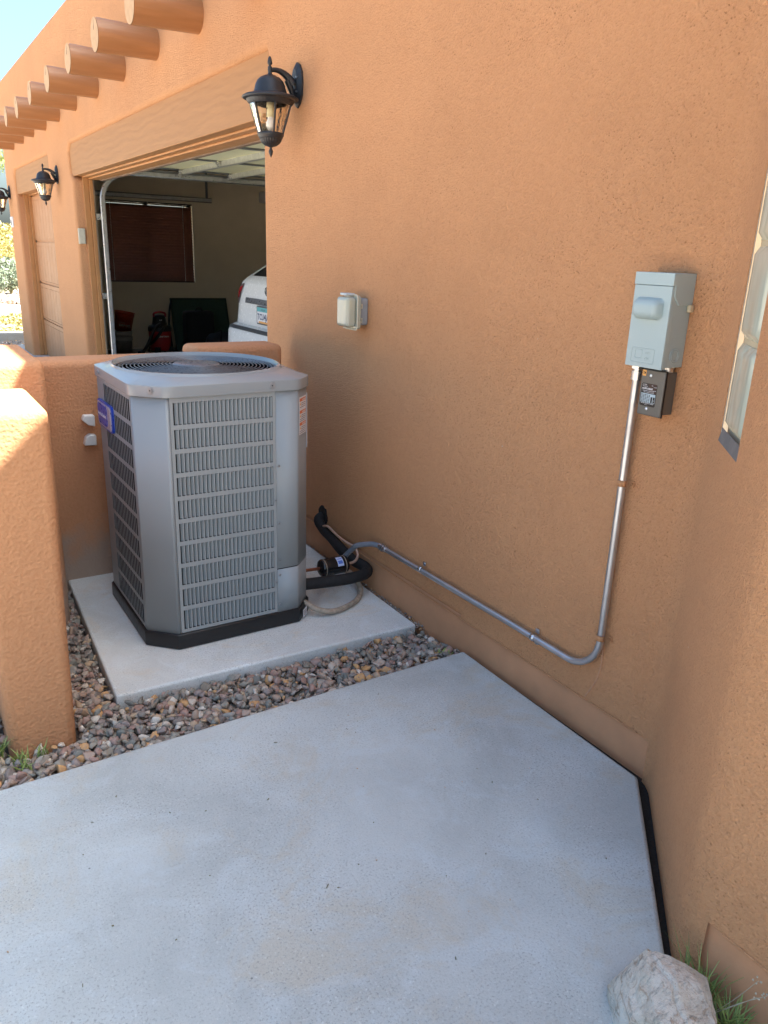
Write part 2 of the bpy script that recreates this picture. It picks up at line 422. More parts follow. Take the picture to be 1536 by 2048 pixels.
pts += [p for p in jgrid(-.75, .13, 2.43, 3.9, .03, -.05, -.03)]
o = scatter(pts, 'gravel', M_gravel, .012, .026)
tag(o, 'mixed grey, pink and tan landscaping gravel between the pad and patio', 'gravel', kind='stuff')
pts = [p for p in jgrid(1.774, 1.807, 2.45, 3.6, .008, -.052, -.036)]
pts += [p for p in jgrid(1.22, 1.31, -.3, .72, .02, -.03, -.015)]
o = scatter(pts, 'small_pebbles', M_gravel, .004, .008)
tag(o, 'fine pebbles filling the crack along the house foundation', 'gravel', kind='stuff')

# ================================================================== HOUSE
house = empty('house', 'orange stucco house with two garage doors and round log beams', 'house')
# front facade (planar part), outline in (y,z)
yb, BOT = 2.9, .112
facade = [(3.8, BOT), (3.8, -.16), (4.12, -.16), (4.12, 2.15), (4.05, 2.21), (4.035, 2.40), (4.07, 2.466), (9.02, 2.466), (9.10, 2.40), (9.08, 2.20), (8.96, 2.13),
          (8.96, -.16), (10.28, -.16), (10.28, 2.12), (10.20, 2.20), (10.20, 2.42), (10.26, 2.466), (12.82, 2.466), (12.92, 2.40), (12.92, 2.20), (12.86, 2.12),
          (12.86, -.16), (13.72, -.16), (13.66, 3.65), (2.0, 3.65), (2.0, BOT)]
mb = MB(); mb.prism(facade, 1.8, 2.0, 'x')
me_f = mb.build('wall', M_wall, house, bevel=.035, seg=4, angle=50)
# end cap: butt joint at y=2.0 hidden inside the swept wall -> swept part overlaps 2 mm in front
def arc_corner(p0, p1, p2, r, n=7):
    a = (Vector(p0)-Vector(p1)).normalized(); b = (Vector(p2)-Vector(p1)).normalized()
    th = a.angle(b); t = r/math.tan(th/2); s0 = Vector(p1)+a*t; s1 = Vector(p1)+b*t
    bis = (a+b).normalized(); c = Vector(p1)+bis*(r/math.sin(th/2)); v0 = s0-c; v1 = s1-c; out = []
    ang = v0.angle(v1)
    for i in range(n+1):
        k_ = i/n; out.append(c+(v0*math.sin((1-k_)*ang)+v1*math.sin(k_*ang))/math.sin(ang))
    return out
A_, B_ = (1.8, 1.235), (1.312, .752)
dAB = (Vector(B_)-Vector(A_)); LAB = dAB.length; dAB.normalize()
T0, T1 = .235*LAB, .565*LAB
pA = Vector(A_)+dAB*T0; pB = Vector(A_)+dAB*T1
path = [Vector((1.7985, 2.2))]+arc_corner((1.7985, 3.0), A_, B_, .16)
iA = len(path); path += [pA]; path += [pB]; iB = len(path)-1
path += arc_corner(A_, B_, (1.312, -4), .13); path += [Vector((1.312, -5))]
GZ0, GZ1 = 1.10, 2.38
mb = MB()
for i in range(len(path)-1):
    a, b = path[i], path[i+1]
    # bottom height: ledge on the flats, down to the slab on the diagonal
    def bot(p, q):
        m_ = (p+q)/2
        if m_.y > 1.245: return BOT
        if m_.y < .70: return .165
        return -.03
    z0 = bot(a, b)
    segs = [(z0, GZ0), (GZ0, GZ1), (GZ1, 3.61)]
    for k_, (za, zb) in enumerate(segs):
        if i == iA and k_ == 1: continue
        mb.add([(a.x, a.y, za), (b.x, b.y, za), (b.x, b.y, zb), (a.x, a.y, zb)], [(0, 3, 2, 1)], smooth=True)
# top, underside
outp = [(p.x, p.y) for p in path]; inp = [(p[0]+.28, p[1]+(.0 if p[1] > 1 else .25)) for p in outp]
for i in range(len(outp)-1):
    a, b, c_, d = outp[i], outp[i+1], inp[i+1], inp[i]
    mb.add([(*a, 3.61), (*b, 3.61), (*c_, 3.61), (*d, 3.61)], [(0, 3, 2, 1)])
    z0 = BOT if (a[1]+b[1])/2 > 1.245 else (.165 if (a[1]+b[1])/2 < .70 else -.03)
    mb.add([(*a, z0), (*b, z0), (*c_, z0), (*d, z0)], [(0, 1, 2, 3)])
# reveals of the glass block opening
nin = Vector((-dAB.y, dAB.x)); 
if nin.x < 0: nin = -nin
dep = .005
for (p, q) in ((pA, pA+nin*dep), (pB, pB+nin*dep)):
    mb.add([(p.x, p.y, GZ0), (q.x, q.y, GZ0), (q.x, q.y, GZ1), (p.x, p.y, GZ1)], [(0, 1, 2, 3)])
for z in (GZ1,):
    a, b = pA, pB; c_, d = pB+nin*dep, pA+nin*dep
    mb.add([(a.x, a.y, z), (b.x, b.y, z), (c_.x, c_.y, z), (d.x, d.y, z)], [(0, 1, 2, 3)])
o = mb.build('wall', M_wall, house)
bm = bmesh.new(); bm.from_mesh(o.data); bmesh.ops.remove_doubles(bm, verts=bm.verts, dist=.0005); bm.to_mesh(o.data); bm.free()
try: o.data.set_sharp_from_angle(angle=R(50))
except Exception: pass
# sloped sill
mb = MB(); a, b = pA, pB; c_, d = pB+nin*dep, pA+nin*dep
mb.add([(a.x-.001, a.y, GZ0-.002), (b.x-.001, b.y, GZ0-.002), (c_.x, c_.y, GZ0+.030), (d.x, d.y, GZ0+.030)], [(0, 3, 2, 1)])
mb.build('window_sill', M_caulk, house)
# glass blocks
def wp(t, z, o_=0): p = Vector(A_)+dAB*t+nin*o_; return (p.x, p.y, z)
gw = MB(); wz = GZ0+.034
mo = MB()
mo.add([wp(T0, GZ0, dep+.012), wp(T1, GZ0, dep+.012), wp(T1, GZ1, dep+.012), wp(T0, GZ1, dep+.012)], [(0, 3, 2, 1)])
mo.build('mortar', M_mortar, house)
while wz < GZ1-.1:
    t0, t1 = T0+.007, T1-.022; z0, z1 = wz, wz+.20; rows = []
    N = 12
    for j in range(N+1):
        vj = j/N; row = []
        for i in range(N+1):
            ui = i/N; e = min(ui, 1-ui, vj, 1-vj); hgt = .012*min(1, e/.08)**.5
            row.append(wp(t0+(t1-t0)*ui, z0+(z1-z0)*vj, dep+.010-hgt))
        rows.append(row)
    gw.grid(rows, flip=True); wz += .213
gw.build('glass_block', M_block, house)
mb = MB()   # pale frame line on the right of the blocks
mb.add([wp(T1-.018, GZ0, dep-.001), wp(T1-.006, GZ0, dep-.001), wp(T1-.006, GZ1, dep-.001), wp(T1-.018, GZ1, dep-.001)], [(0, 3, 2, 1)])
mb.add([wp(T0+.001, GZ0, dep-.002), wp(T0+.006, GZ0, dep-.002), wp(T0+.006, GZ1, dep-.002), wp(T0+.001, GZ1, dep-.002)], [(0, 3, 2, 1)])
mb.build('window_frame', M_box, house)
# foundation
mb = MB()
mb.box(1.807, 1.16, -.15, 1.95, 3.72, BOT+.012)
mb.add([(1.322, .715, -.1), (1.322, -5, -.1), (1.322, -5, .18), (1.322, .715, .18)], [(0, 1, 2, 3)])
mb.build('foundation', M_stem, house)
mb = MB(); mb.tube([(1.7975, 3.7, BOT+.001), (1.7975, 1.30, BOT+.003)], .0028, 6)   # weep screed lip
mb.tube([(1.3105, .66, .165), (1.3105, -3, .165)], .0028, 6)
mb.build('weep_screed', M_wall, house)
mb = MB(); mb.tube(smooth_path([(1.7985, 1.475, .345), (1.7985, 1.472, .27), (1.7985, 1.485, .20), (1.7985, 1.52, .125)], 5), .0022, 5); mb.build('patch_seam', simple('patch_plaster', (.62, .33, .19), .8), house)
mb = MB(); mb.prism([(3.40+random.uniform(.040, .058)*math.cos(2*PI*i/16), .19+random.uniform(.045, .065)*math.sin(2*PI*i/16)) for i in range(16)], 1.796, 1.81, 'x'); mb.build('pipe_hole', M_gap, house)  # flat dark plate on the wall, painted for the shade inside the hole
# roof + garage shell
mb = MB(); mb.box(2.0, 4.0, 3.1, 8.5, 13.6, 3.3); mb.prism([(2.0, 4.0), (2.0, 1.3), (1.6, .9), (1.6, -5), (8.5, -5), (8.5, 4.0)], 3.1, 3.3)
mb.build('roof', M_drive, house)
mb = MB()
WX0, WX1, WZ0, WZ1, YW = 3.02, 4.50, .95, 2.185, 13.2
mb.box(2.0, 3.70, -.12, 8.2, 3.98, 2.75)
for b in ((2.0, YW, -.12, WX0, 13.6, 2.75), (WX1, YW, -.12, 8.2, 13.6, 2.75), (WX0, YW, -.12, WX1, 13.6, WZ0), (WX0, YW, WZ1, WX1, 13.6, 2.75)): mb.box(*b)
mb.box(8.2, 3.7, -.12, 8.4, 13.6, 2.75); mb.box(2.0, 3.7, 2.75, 8.4, 13.6, 2.95)
mb.box(2.0, 8.98, -.12, 2.02, 10.26, 2.75); mb.box(2.0, 3.98, 2.48, 2.02, 12.9, 2.75); mb.box(2.0, 12.88, -.12, 2.02, 13.2, 2.75)
mb.build('garage_wall', M_gwall, house)
mb = MB(); mb.box(2.0, 3.98, -.3, 8.2, YW, -.118); mb.build('garage_floor', M_gfloor, house)
# header beams
mb = MB(); mb.box(1.828, 4.0, 2.166, 2.06, 9.10, 2.50); mb.build('header_beam', M_beam, house, bevel=.006)
mb = MB(); mb.box(1.828, 10.22, 2.15, 2.06, 12.93, 2.50); mb.build('header_beam', M_beam, house, bevel=.006)
# trim around openings (underside steps + jamb)
for (ya, yb_) in ((4.12, 8.96), (10.28, 12.86)):
    mb = MB(); 
    mb.box(1.90, ya, 2.152, 2.055, yb_, 2.167); mb.box(1.955, ya, 2.138, 2.07, yb_, 2.153); 
    for s_, y in ((1, ya), (-1, yb_)):
        y0, y1 = sorted((y-s_*.01, y+s_*.022)); mb.box(1.90, y0, -.12, 1.955, y1, 2.152)
        y0, y1 = sorted((y-s_*.01, y+s_*.040)); mb.box(1.957, y0, -.12, 1.995, y1, 2.138)
    mb.build('door_trim', M_trim, house, bevel=.004)
# roof beams (vigas)
lg = None
for i, y in enumerate([4.15, 5.03, 5.89, 6.76, 7.64, 8.52, 9.36, 10.14, 10.96, 11.76, 12.6]):
    if lg is None:
        mb = MB(); n = 28; r0 = .104
        rows = []
        for (x, r) in ((1.85, .096), (1.70, .097), (1.55, .099), (1.43, .102), (1.402, .1015)):
            rows.append([(x-1.8, r*math.cos(2*PI*j/n)*(1+.02*math.sin(2*2*PI*j/n+1)), r*math.sin(2*PI*j/n)) for j in range(n)])
        mb.grid(rows, closed=True)
        lg = mb.build('roof_beam', M_log, house); lg.location = (1.8, y, 2.80)
        e = MB(); e.add([(-.4, p[1]*.985, p[2]*.985) for p in rows[-1]], [list(range(n))])
        e.tube([(-.3985, -.01, .085), (-.4015, .006, .03)], [.0022, .0008], 5, 1)
        le = e.build('beam_end', [M_logend, M_black], lg)
    else:
        o = lg.copy(); COL.objects.link(o); o.parent = house; o.location = (1.8, y, 2.80+random.uniform(-.006, .006)); o.rotation_euler = (random.uniform(-.5, .5), random.uniform(-.02, .02), random.uniform(-.015, .015))
        e2 = le.copy(); COL.objects.link(e2); e2.parent = o
# closed garage door (far)
mb = MB(); mb.box(2.012, 10.3, -.12, 2.03, 12.84, 2.15); H = [(-.12, .41), (.43, .94), (.96, 1.51), (1.53, 2.12)]
for (z0, z1) in H:
    mb.box(2.0, 10.30, z0, 2.04, 12.84, z1)
    mb.box(1.994, 10.30, z1-.055, 2.001, 12.84, z1-.004); mb.box(1.994, 10.30, z0+.004, 2.001, 12.84, z0+.02)
    y = 10.35
    while y < 12.8: mb.box(1.994, y, z0+.024, 2.001, y+.205, z1-.059); y += .212
mb.build('garage_door', M_trim if False else simple('door_paint', (.45, .225, .105), .55, var=.05, vs=4), house)
# open overhead garage door
ZD = 2.30
mb = MB()
for i in range(4):
    x0 = 2.34+i*.56; mb.box(x0, 4.2, ZD, x0+.553, 8.86, ZD+.045)
gd = mb.build('overhead_door', M_cream, house, bevel=.004)
mb = MB()
M_bg = simple('bright_galvanised', (.62, .63, .58), .35, .6)
for x in (2.36, 2.90, 3.46, 4.02, 4.53): 
    mb = MB(); mb.prism([(x-.03, ZD-.058), (x+.012, ZD-.058), (x+.012, ZD-.054), (x, ZD-.054), (x, ZD-.001), (x-.004, ZD-.001), (x-.004, ZD-.054), (x-.03, ZD-.054)], 4.2, 8.84, 'y')
    mb.build('strut', M_bg, gd)
for y in (4.22, 5.35, 6.5, 7.65, 8.78):
    for i in range(4): mb = MB(); mb.box(2.37+i*.56, y-.035, ZD-.012, 2.855+i*.56, y+.035, ZD-.001); mb.build('stile', M_darkmet, gd)
for y in (5.35, 6.5, 7.65, 8.78):
    for x in (2.885, 3.445, 4.005):
        mb = MB(); mb.box(x-.03, y-.03, ZD-.03, x+.03, y+.03, ZD-.0125); mb.tube([(x, y-.04, ZD-.04), (x, y+.04, ZD-.04)], .014, 10); mb.build('hinge', M_zinc, gd)
mb = MB(); mb.box(2.072, 4.12, 2.132, 2.11, 8.93, 2.45); mb.build('header_board', simple('bare_wood', (.22, .15, .10), .8, var=.3, vs=6), house)
# tracks
def track(y, xe, zt, name='door_track'):
    mb = MB()
    pth = [(2.075, y, -.12), (2.075, y, zt-.32)]+[(2.075+.30*(1-math.cos(a)), y, zt-.30+.30*math.sin(a)) for a in np.linspace(0, PI/2, 12)]+[(xe, y, zt+.01)]
    rows = []
    for i, p in enumerate(pth):
        p = Vector(p); t = (Vector(pth[min(i+1, len(pth)-1)])-Vector(pth[max(i-1, 0)])).normalized(); nn = Vector((t.z, 0, -t.x))
        rows.append([p+nn*a+Vector((0, b, 0)) for a, b in ((-.025, .03), (-.025, -.0), (-.018, -.004), (.018, -.004), (.025, 0), (.025, .03))])
    mb.grid(rows, smooth=False)
    tr = mb.build(name, M_galv, house); s_ = tr.modifiers.new('s', 'SOLIDIFY'); s_.thickness = .003
    for z in (.1, .95, 1.75): mb = MB(); mb.box(2.0, y-.0, z, 2.06, y+.05, z+.06); mb.build('track_bracket', M_zinc, tr)
    mb = MB()
    mb.box(xe-.10, y+.0, zt+.03, xe-.06, y+.006, 2.75); mb.build('track_hanger', M_darkmet, tr)
    mb = MB(); mb.box(2.38, y+.0, zt-.03, xe, y+.006, zt+.045); mb.build('track_rail', M_darkmet, tr)
track(8.90, 4.72, 2.235)
track(12.88, 4.72, 2.235)
# parapet trim, window
fr = MB()
for b in ((WX0, YW+.10, WZ0, WX0+.05, YW+.16, WZ1), (WX1-.05, YW+.10, WZ0, WX1, YW+.16, WZ1), ((WX0+WX1)/2-.03, YW+.10, WZ0, (WX0+WX1)/2+.03, YW+.16, WZ1), (WX0, YW+.10, WZ0, WX1, YW+.16, WZ0+.05), (WX0, YW+.10, WZ1-.04, WX1, YW+.16, WZ1)): fr.box(*b)
wf = fr.build('window_frame', M_dframe, house)
mb = MB(); mb.box(WX0+.05, YW+.128, WZ0+.05, WX1-.05, YW+.133, WZ1-.04); mb.build('pane', M_pane, wf)
# blinds
bl = empty('window_blind', 'closed dark brown slatted blind in the garage window', 'window blind', ((WX0+WX1)/2, YW+.03, WZ0))
def rel(mb, name, mat, par, **k): 
    o = mb.build(name, mat, par, **k); o.location = -par.location if False else Vector((0, 0, 0)); o.matrix_parent_inverse = Matrix.Translation(par.location).inverted(); return o
mb = MB(); n = 27
for i in range(n):
    z = WZ0+.03+i*(WZ1-WZ0-.076-.03)/(n-1)
    mb.add([(WX0+.012, YW+.008, z-.020), (WX1-.012, YW+.008, z-.020), (WX1-.012, YW+.042, z+.024), (WX0+.012, YW+.042, z+.024)], [(0, 1, 2, 3)])
sl_ = rel(mb, 'slats', M_blind, bl); q = sl_.modifiers.new('s', 'SOLIDIFY'); q.thickness = .003
mb = MB(); mb.box(WX0+.005, YW+.0, WZ1-.022, WX1-.005, YW+.05, WZ1-.002); rel(mb, 'head_rail', M_dframe, bl)
mb = MB(); mb.box(WX0+.01, YW+.01, WZ0+.002, WX1-.01, YW+.05, WZ0+.02); rel(mb, 'bottom_rail', M_dframe, bl)
for x in (WX0+.16, WX1-.16):
    mb = MB()
    mb.tube([(x, YW+.016+.006*math.sin(q*PI/2*1.0), WZ0+.02+q*(WZ1-WZ0-.05)/(4*n)) for q in range(4*n+1)], .0035, 5)
    rel(mb, 'ladder_cord', M_white, bl)

# ================================================================== GARDEN WALLS
mb = MB()
mb.prism([(.136, -.12), (.333, -.12), (.352, 1.055), (.13, 1.055)], 2.34, 2.735, 'y')
o = mb.build('garden_wall_pier', M_pier, None, bevel=.028, seg=4, angle=40)
tag(o, 'low orange stucco pier at left rising out of the gravel, nearest the patio', 'garden wall')
mb = MB()
mb.box(.14, 2.70, -.12, .335, 3.30, .86)
mb.box(.13, 3.25, -.12, .492, 3.86, 1.066)
mb.box(.45, 3.652, -.12, 1.24, 3.84, 1.010)
mb.box(1.222, 3.648, -.12, 1.69, 3.845, 1.052)
o = mb.build('garden_wall', M_low, None, bevel=.03, seg=4, angle=40)
tag(o, 'low orange stucco screen wall behind the air conditioner, raised toward the house', 'garden wall')

# ================================================================== AIR CONDITIONER
X0, X1, Y0, Y1 = .695, 1.385, 2.69, 3.41
CL, CR = .095, .078
def octo(d=0, z=0, n=None):
    k_ = d*.414
    return [(X0+CL-k_*.6, Y0-d), (X1-CR+k_*.6, Y0-d), (X1+d, Y0+CR-k_*.6), (X1+d, Y1-CR+k_), (X1-CR+k_, Y1+d), (X0+CL-k_, Y1+d), (X0-d, Y1-CL+k_), (X0-d, Y0+CL-k_*.6)]
ac = empty('air_conditioner', 'grey louvred outdoor air conditioning unit on the concrete pad', 'air conditioner', (1.04, 3.05, 0))
def acp(mb, name, mat, par=None, **k): return rel(mb, name, mat, ac, **k) if par is None else (lambda o: (setattr(o, 'parent', par), setattr(o, 'matrix_parent_inverse', Matrix.Identity(4)), o)[2])(mb.build(name, mat, None, **k))
mb = MB(); mb.prism(octo(.010), .002, .066); acp(mb, 'base_pan', M_blackpl, bevel=.005)
mb = MB(); ic = octo(-.03); mb.prism(ic, .07, .985); acp(mb, 'coil', M_coil)
# chamfer corner posts (thin shells)
Z0, Z1 = .066, 1.002
def post(pts, name='corner_panel', z0=Z0, z1=Z1):
    mb = MB(); rows = [[(p[0], p[1], z) for p in pts] for z in (z0, z1)]
    mb.grid(rows, smooth=True, flip=False)
    o = acp(mb, name, M_ac); s_ = o.modifiers.new('s', 'SOLIDIFY'); s_.thickness = .004; s_.offset = -1
    return o
def rounded(pts, r):
    out = [Vector(pts[0])]
    for i in range(1, len(pts)-1): out += arc_corner(pts[i-1], pts[i], pts[i+1], r, 5)
    out.append(Vector(pts[-1])); return [(p.x, p.y) for p in out]
XL1 = X0+CL+.012          # right end of the left corner panel on the front
XR0 = 1.212               # front louvre panel right end
post(rounded([(X0, Y0+CL+.018), (X0, Y0+CL), (X0+CL, Y0), (XL1, Y0)], .012))
post(rounded([(XR0+.001, Y0-.0015), (X1-CR, Y0-.0015), (X1, Y0+CR), (X1, Y0+CR+.05)], .02), 'service_panel', .262)
post(rounded([(XR0+.001, Y0-.003), (X1-CR, Y0-.003), (X1, Y0+CR), (X1, Y0+CR+.05)], .02), 'service_cover', Z0, .258)
mb = MB(); mb.grid([[(X1-.001, Y0+CR+.05, z), (X1-.001, Y1-CR, z), (X1-CR, Y1, z), (X0+CL, Y1, z), (X0, Y1-CL, z), (X0, 3.215, z)] for z in (Z0, Z1)], smooth=False)
o = acp(mb, 'back_panel', M_ac); s_ = o.modifiers.new('s', 'SOLIDIFY'); s_.thickness = .004; s_.offset = -1
# front louvre panel
def louvre(origin, along, out, width, ncol, gap, name, angled=True):
    a = Vector(along); n_ = Vector(out); o_ = Vector(origin)
    T = Matrix((a, -n_, Vector((0, 0, 1)))).transposed().to_4x4(); T.translation = o_
    mb = MB(); z0, z1 = Z0+.002, Z1-.004; nr = 10; mt, mbm = .022, .014; mx = .012
    ph = (z1-z0-mt-mbm)/nr; th = .0028 if angled else .0009
    mb.box(0, 0, z0, mx, th, z1, T=T); mb.box(width-mx, 0, z0, width, th, z1, T=T)
    mb.box(mx, 0, z1-mt, width-mx, th, z1, T=T); mb.box(mx, 0, z0, width-mx, th, z0+mbm, T=T)
    for r in range(1, nr): z = z0+mbm+r*ph; mb.box(mx, 0, z-.0085, width-mx, th, z+.0085, T=T)
    pw = (width-2*mx)/ncol
    for r in range(nr):
        za = z0+mbm+r*ph+(.0085 if r else 0); zb = z0+mbm+(r+1)*ph-(.0085 if r < nr-1 else 0)
        for c_ in range(ncol):
            xa = mx+c_*pw
            if angled:
                bw = pw*.24
                if c_: mb.box(xa-bw/2, 0, za, xa+bw/2, th, zb, T=T)
                x0, x1 = xa+pw*.46, xa+pw-bw/2
                vs = [(x0, .011, za), (x1, .0005, za+.003), (x1, .0005, zb-.003), (x0, .011, zb)]
                vs += [(x+.0005, y+.0012, z) for x, y, z in vs]
                mb.add(vs, [(0, 1, 2, 3), (7, 6, 5, 4), (0, 3, 7, 4), (1, 5, 6, 2)], T=T)
            elif c_: mb.box(xa-pw*gap, 0, za, xa+pw*gap, th, zb, T=T)
    return acp(mb, name, M_acd)
lp = louvre((XL1+.001, Y0-.001, 0), (1, 0, 0), (0, -1, 0), XR0-XL1-.001, 24, .5, 'louver_panel')
louvre((X0-.001, 3.215, 0), (0, -1, 0), (-1, 0, 0), 3.215-(Y0+CL+.018), 16, .12, 'louver_panel', False)
# fin glints inside
# top cap
CX, CY = 1.030, 3.05; RO = .322
def ringoct(d, n=160):
    poly = [Vector(p) for p in octo(d)]; out = []
    for j in range(n):
        a = 2*PI*j/n; dr = Vector((math.cos(a), math.sin(a))); best = None
        for i in range(8):
            p, q = poly[i], poly[(i+1) % 8]; e = q-p; c0 = Vector((CX, CY)); den = dr.x*e.y-dr.y*e.x
            if abs(den) < 1e-9: continue
            t = ((p.x-c0.x)*e.y-(p.y-c0.y)*e.x)/den; u = ((p.x-c0.x)*dr.y-(p.y-c0.y)*dr.x)/den
            if t > 0 and -1e-6 <= u <= 1+1e-6 and (best is None or t < best): best = t
        out.append((a, best))
    return out
ro = ringoct(.010)
def softr(k_, blend):
    out = []
    N = len(ro)
    for j, (a, t) in enumerate(ro):
        s_ = sum(ro[(j+q) % N][1] for q in (-1, 0, 0, 1))/4
        out.append((a, (max(s_, RO+.004)*blend+RO*(1-blend))*k_))
    return out
def ringp(lst, z): return [(CX+t*math.cos(a), CY+t*math.sin(a), z) for a, t in lst]
rows = [ringp(softr(.985, 1), .996), ringp(softr(1, 1), .996), ringp(softr(1.0, 1), 1.0), ringp(softr(1.0, 1), 1.033), ringp(softr(.998, 1), 1.036), ringp(softr(.992, 1), 1.038),
        ringp(softr(1, .62), 1.048), ringp(softr(1, .55), 1.0505), ringp(softr(1, .20), 1.058), ringp(softr(1, .13), 1.066), ringp(softr(1, .05), 1.067), ringp(softr(1, 0), 1.060), ringp(softr(.985, 0), 1.050), ringp(softr(.97, 0), 1.0)]
mb = MB(); mb.grid(rows, closed=True); k_ = NT('cap_paint'); k_.set((.28, .305, .315), .22); o = acp(mb, 'top_cap', k_.m)
try: o.data.set_sharp_from_angle(angle=R(28))
except Exception: pass
# grille
mb = MB()
def gz(r): return 1.060-.012*(r/RO)**2+.002
for r in np.arange(.105, RO-.004, .0150):
    mb.tube([(CX+r*math.cos(a), CY+r*math.sin(a), gz(r)) for a in np.linspace(0, 2*PI, 73)], .0021, 5, cap=False)
for i in range(8):
    a = 2*PI*i/8+.2
    mb.tube([(CX+r*math.cos(a), CY+r*math.sin(a), gz(r)-.005) for r in (.07, .18, RO-.002)], .0026, 5)
gr = acp(mb, 'fan_grille', M_wire)
mb = MB(); mb.lathe([(.0001, .068-.002), (.06, .0655), (.088, .063), (.094, .058), (.094, .052)], 40, (CX, CY, 1.0)); acp(mb, 'grille_hub', M_wire)
mb = MB()
for i in range(4):
    a0 = i*PI/2+.5; rows = []
    for r in (.06, .15, .23, .285):
        rows.append([(CX+r*math.cos(a0+t), CY+r*math.sin(a0+t), .985+.035*(t/.9)) for t in np.linspace(-.1, .95, 8)])
    mb.grid(rows)
mb.lathe([(.0001, .03), (.06, .03), (.06, -.04)], 24, (CX, CY, .97))
o = acp(mb, 'fan', M_fan); s_ = o.modifiers.new('s', 'SOLIDIFY'); s_.thickness = .004
mb = MB(); mb.lathe([(.295, 1.045), (.296, .93), (.27, .90), (.0001, .90)], 48, (CX, CY, 0)); acp(mb, 'fan_shroud', M_coil)
# screws
def screw(p, n_, r=.006, par=None):
    mb = MB(); p = Vector(p); n_ = Vector(n_).normalized(); mb.tube([p-n_*.002, p+n_*.0035], r, 14); mb.tube([p-n_*.002, p+n_*.0012], r*1.5, 14); mb.tube([p+n_*.003, p+n_*.0042], r*.35, 6, 1)
    return acp(mb, 'screw', [M_screw, M_black])
nl = Vector((-1, -1, 0)).normalized()
screw((X0+CL*.62-.007, Y0+CL*.38-.007, 1.020), nl, .008); screw((1.195, Y0-.010, 1.019), (0, -1, 0), .008)
screw((X0-.010, 3.235, 1.018), (-1, 0, 0), .007)
for x, z in ((1.207, .56), (1.222, .70), (1.222, .30), (1.222, .235), (1.207, .205), (1.222, .10), (1.22, .46)): screw((x, Y0-.004, z), (0, -1, 0), .0035)
# warning label on right chamfer
cd = Vector((CR, CR, 0)).normalized(); co = Vector((X1-CR, Y0, 0)); cn = Vector((1, -1, 0)).normalized()
Tl = frame(co+cd*.012+cn*.0022+Vector((0, 0, .812)), cd, (0, 0, 1))
mb = MB(); mb.box(0, 0, 0, .078, .150, .0006, T=Tl); wl = acp(mb, 'warning_label', M_label)
mb = MB()
for i, y in enumerate((.132, .084, .036)):
    mb.box(.020, y, .0006, .074, y+.012, .0011, 0, Tl); mb.box(.003, y, .0006, .019, y+.012, .0011, 0, Tl)
    text('WARNING', mb, Tl @ Matrix.Translation((.030, y+.002, .0012)), .0095, 1, .0001)
    for j in range(4 if i else 3): mb.box(.006 if j > 1 else .022, y-.009-j*.0075, .0006, .070-.006*((j*3) % 3), y-.0065-j*.0075, .0009, 2, Tl)
    mb.prism([(.005, y-.014), (.019, y-.014), (.012, y-.002)], .0006, .0010, 'z', 3, Tl)
o = mb.build('label_print', [M_orange, M_white, M_ink, M_oran2]); o.parent = wl
mb = MB(); mb.box(X1+.002, Y0+CR+.004, .74, X1+.004, Y0+CR+.03, .965); acp(mb, 'side_label', M_label)
# rating sticker on pan
ts = frame(Vector((X1-CR+.012, Y0-.003, .018))+cn*.0105, cd, (0, 0, 1))
mb = MB(); mb.box(.0, 0, 0, .045, .036, .0008, T=ts)
for j in range(3): mb.box(.006, .008+j*.008, .0008, .038, .011+j*.008, .0012, 1, ts)
acp(mb, 'pan_sticker', [M_label, M_ink])
# badge
Tb = frame((X0-.004, 3.295, .795), (0, -1, 0), (0, 0, 1))
def rrect(x0, y0, x1, y1, r, n=5, bulge=0):
    out = []
    for cx, cy, a0 in ((x1-r, y0+r, -PI/2), (x1-r, y1-r, 0), (x0+r, y1-r, PI/2), (x0+r, y0+r, PI)):
        for i in range(n+1): a = a0+PI/2*i/n; out.append((cx+r*math.cos(a), cy+r*math.sin(a)))
    return out
mb = MB(); mb.prism(rrect(0, 0, .235, .108, .02), -.003, .006, 'z', 0, Tb)
mb.prism(rrect(.006, .006, .222, .102, .018), .006, .0075, 'z', 1, Tb)
mb.prism(rrect(.012, .012, .165, .096, .02), .0075, .009, 'z', 0, Tb)
mb.prism(rrect(.172, .012, .216, .096, .006), .0075, .0085, 'z', 2, Tb)
bd = acp(mb, 'maker_badge', [M_blue, M_silver, M_pink], bevel=0)
mb = MB(); text('American Standard', mb, Tb @ Matrix.Translation((.016, .046, .0092)), .0215, 0, .0002, bold=.0004, shear=.3, sx=.80)
mb.box(.016, .040, .0091, .160, .0425, .0095, 1, Tb)
Tv = Tb @ Matrix.Translation((.204, .018, .0087)) @ Matrix.Rotation(PI/2, 4, 'Z')
text('HEATING & AIR', mb, Tv, .0105, 1, .0001); text('CONDITIONING', mb, Tv @ Matrix.Translation((0, .014, 0)), .0105, 1, .0001)
o = mb.build('badge_lettering', [M_label, simple('badge_ink', (.20, .10, .22), .5)]); o.parent = bd

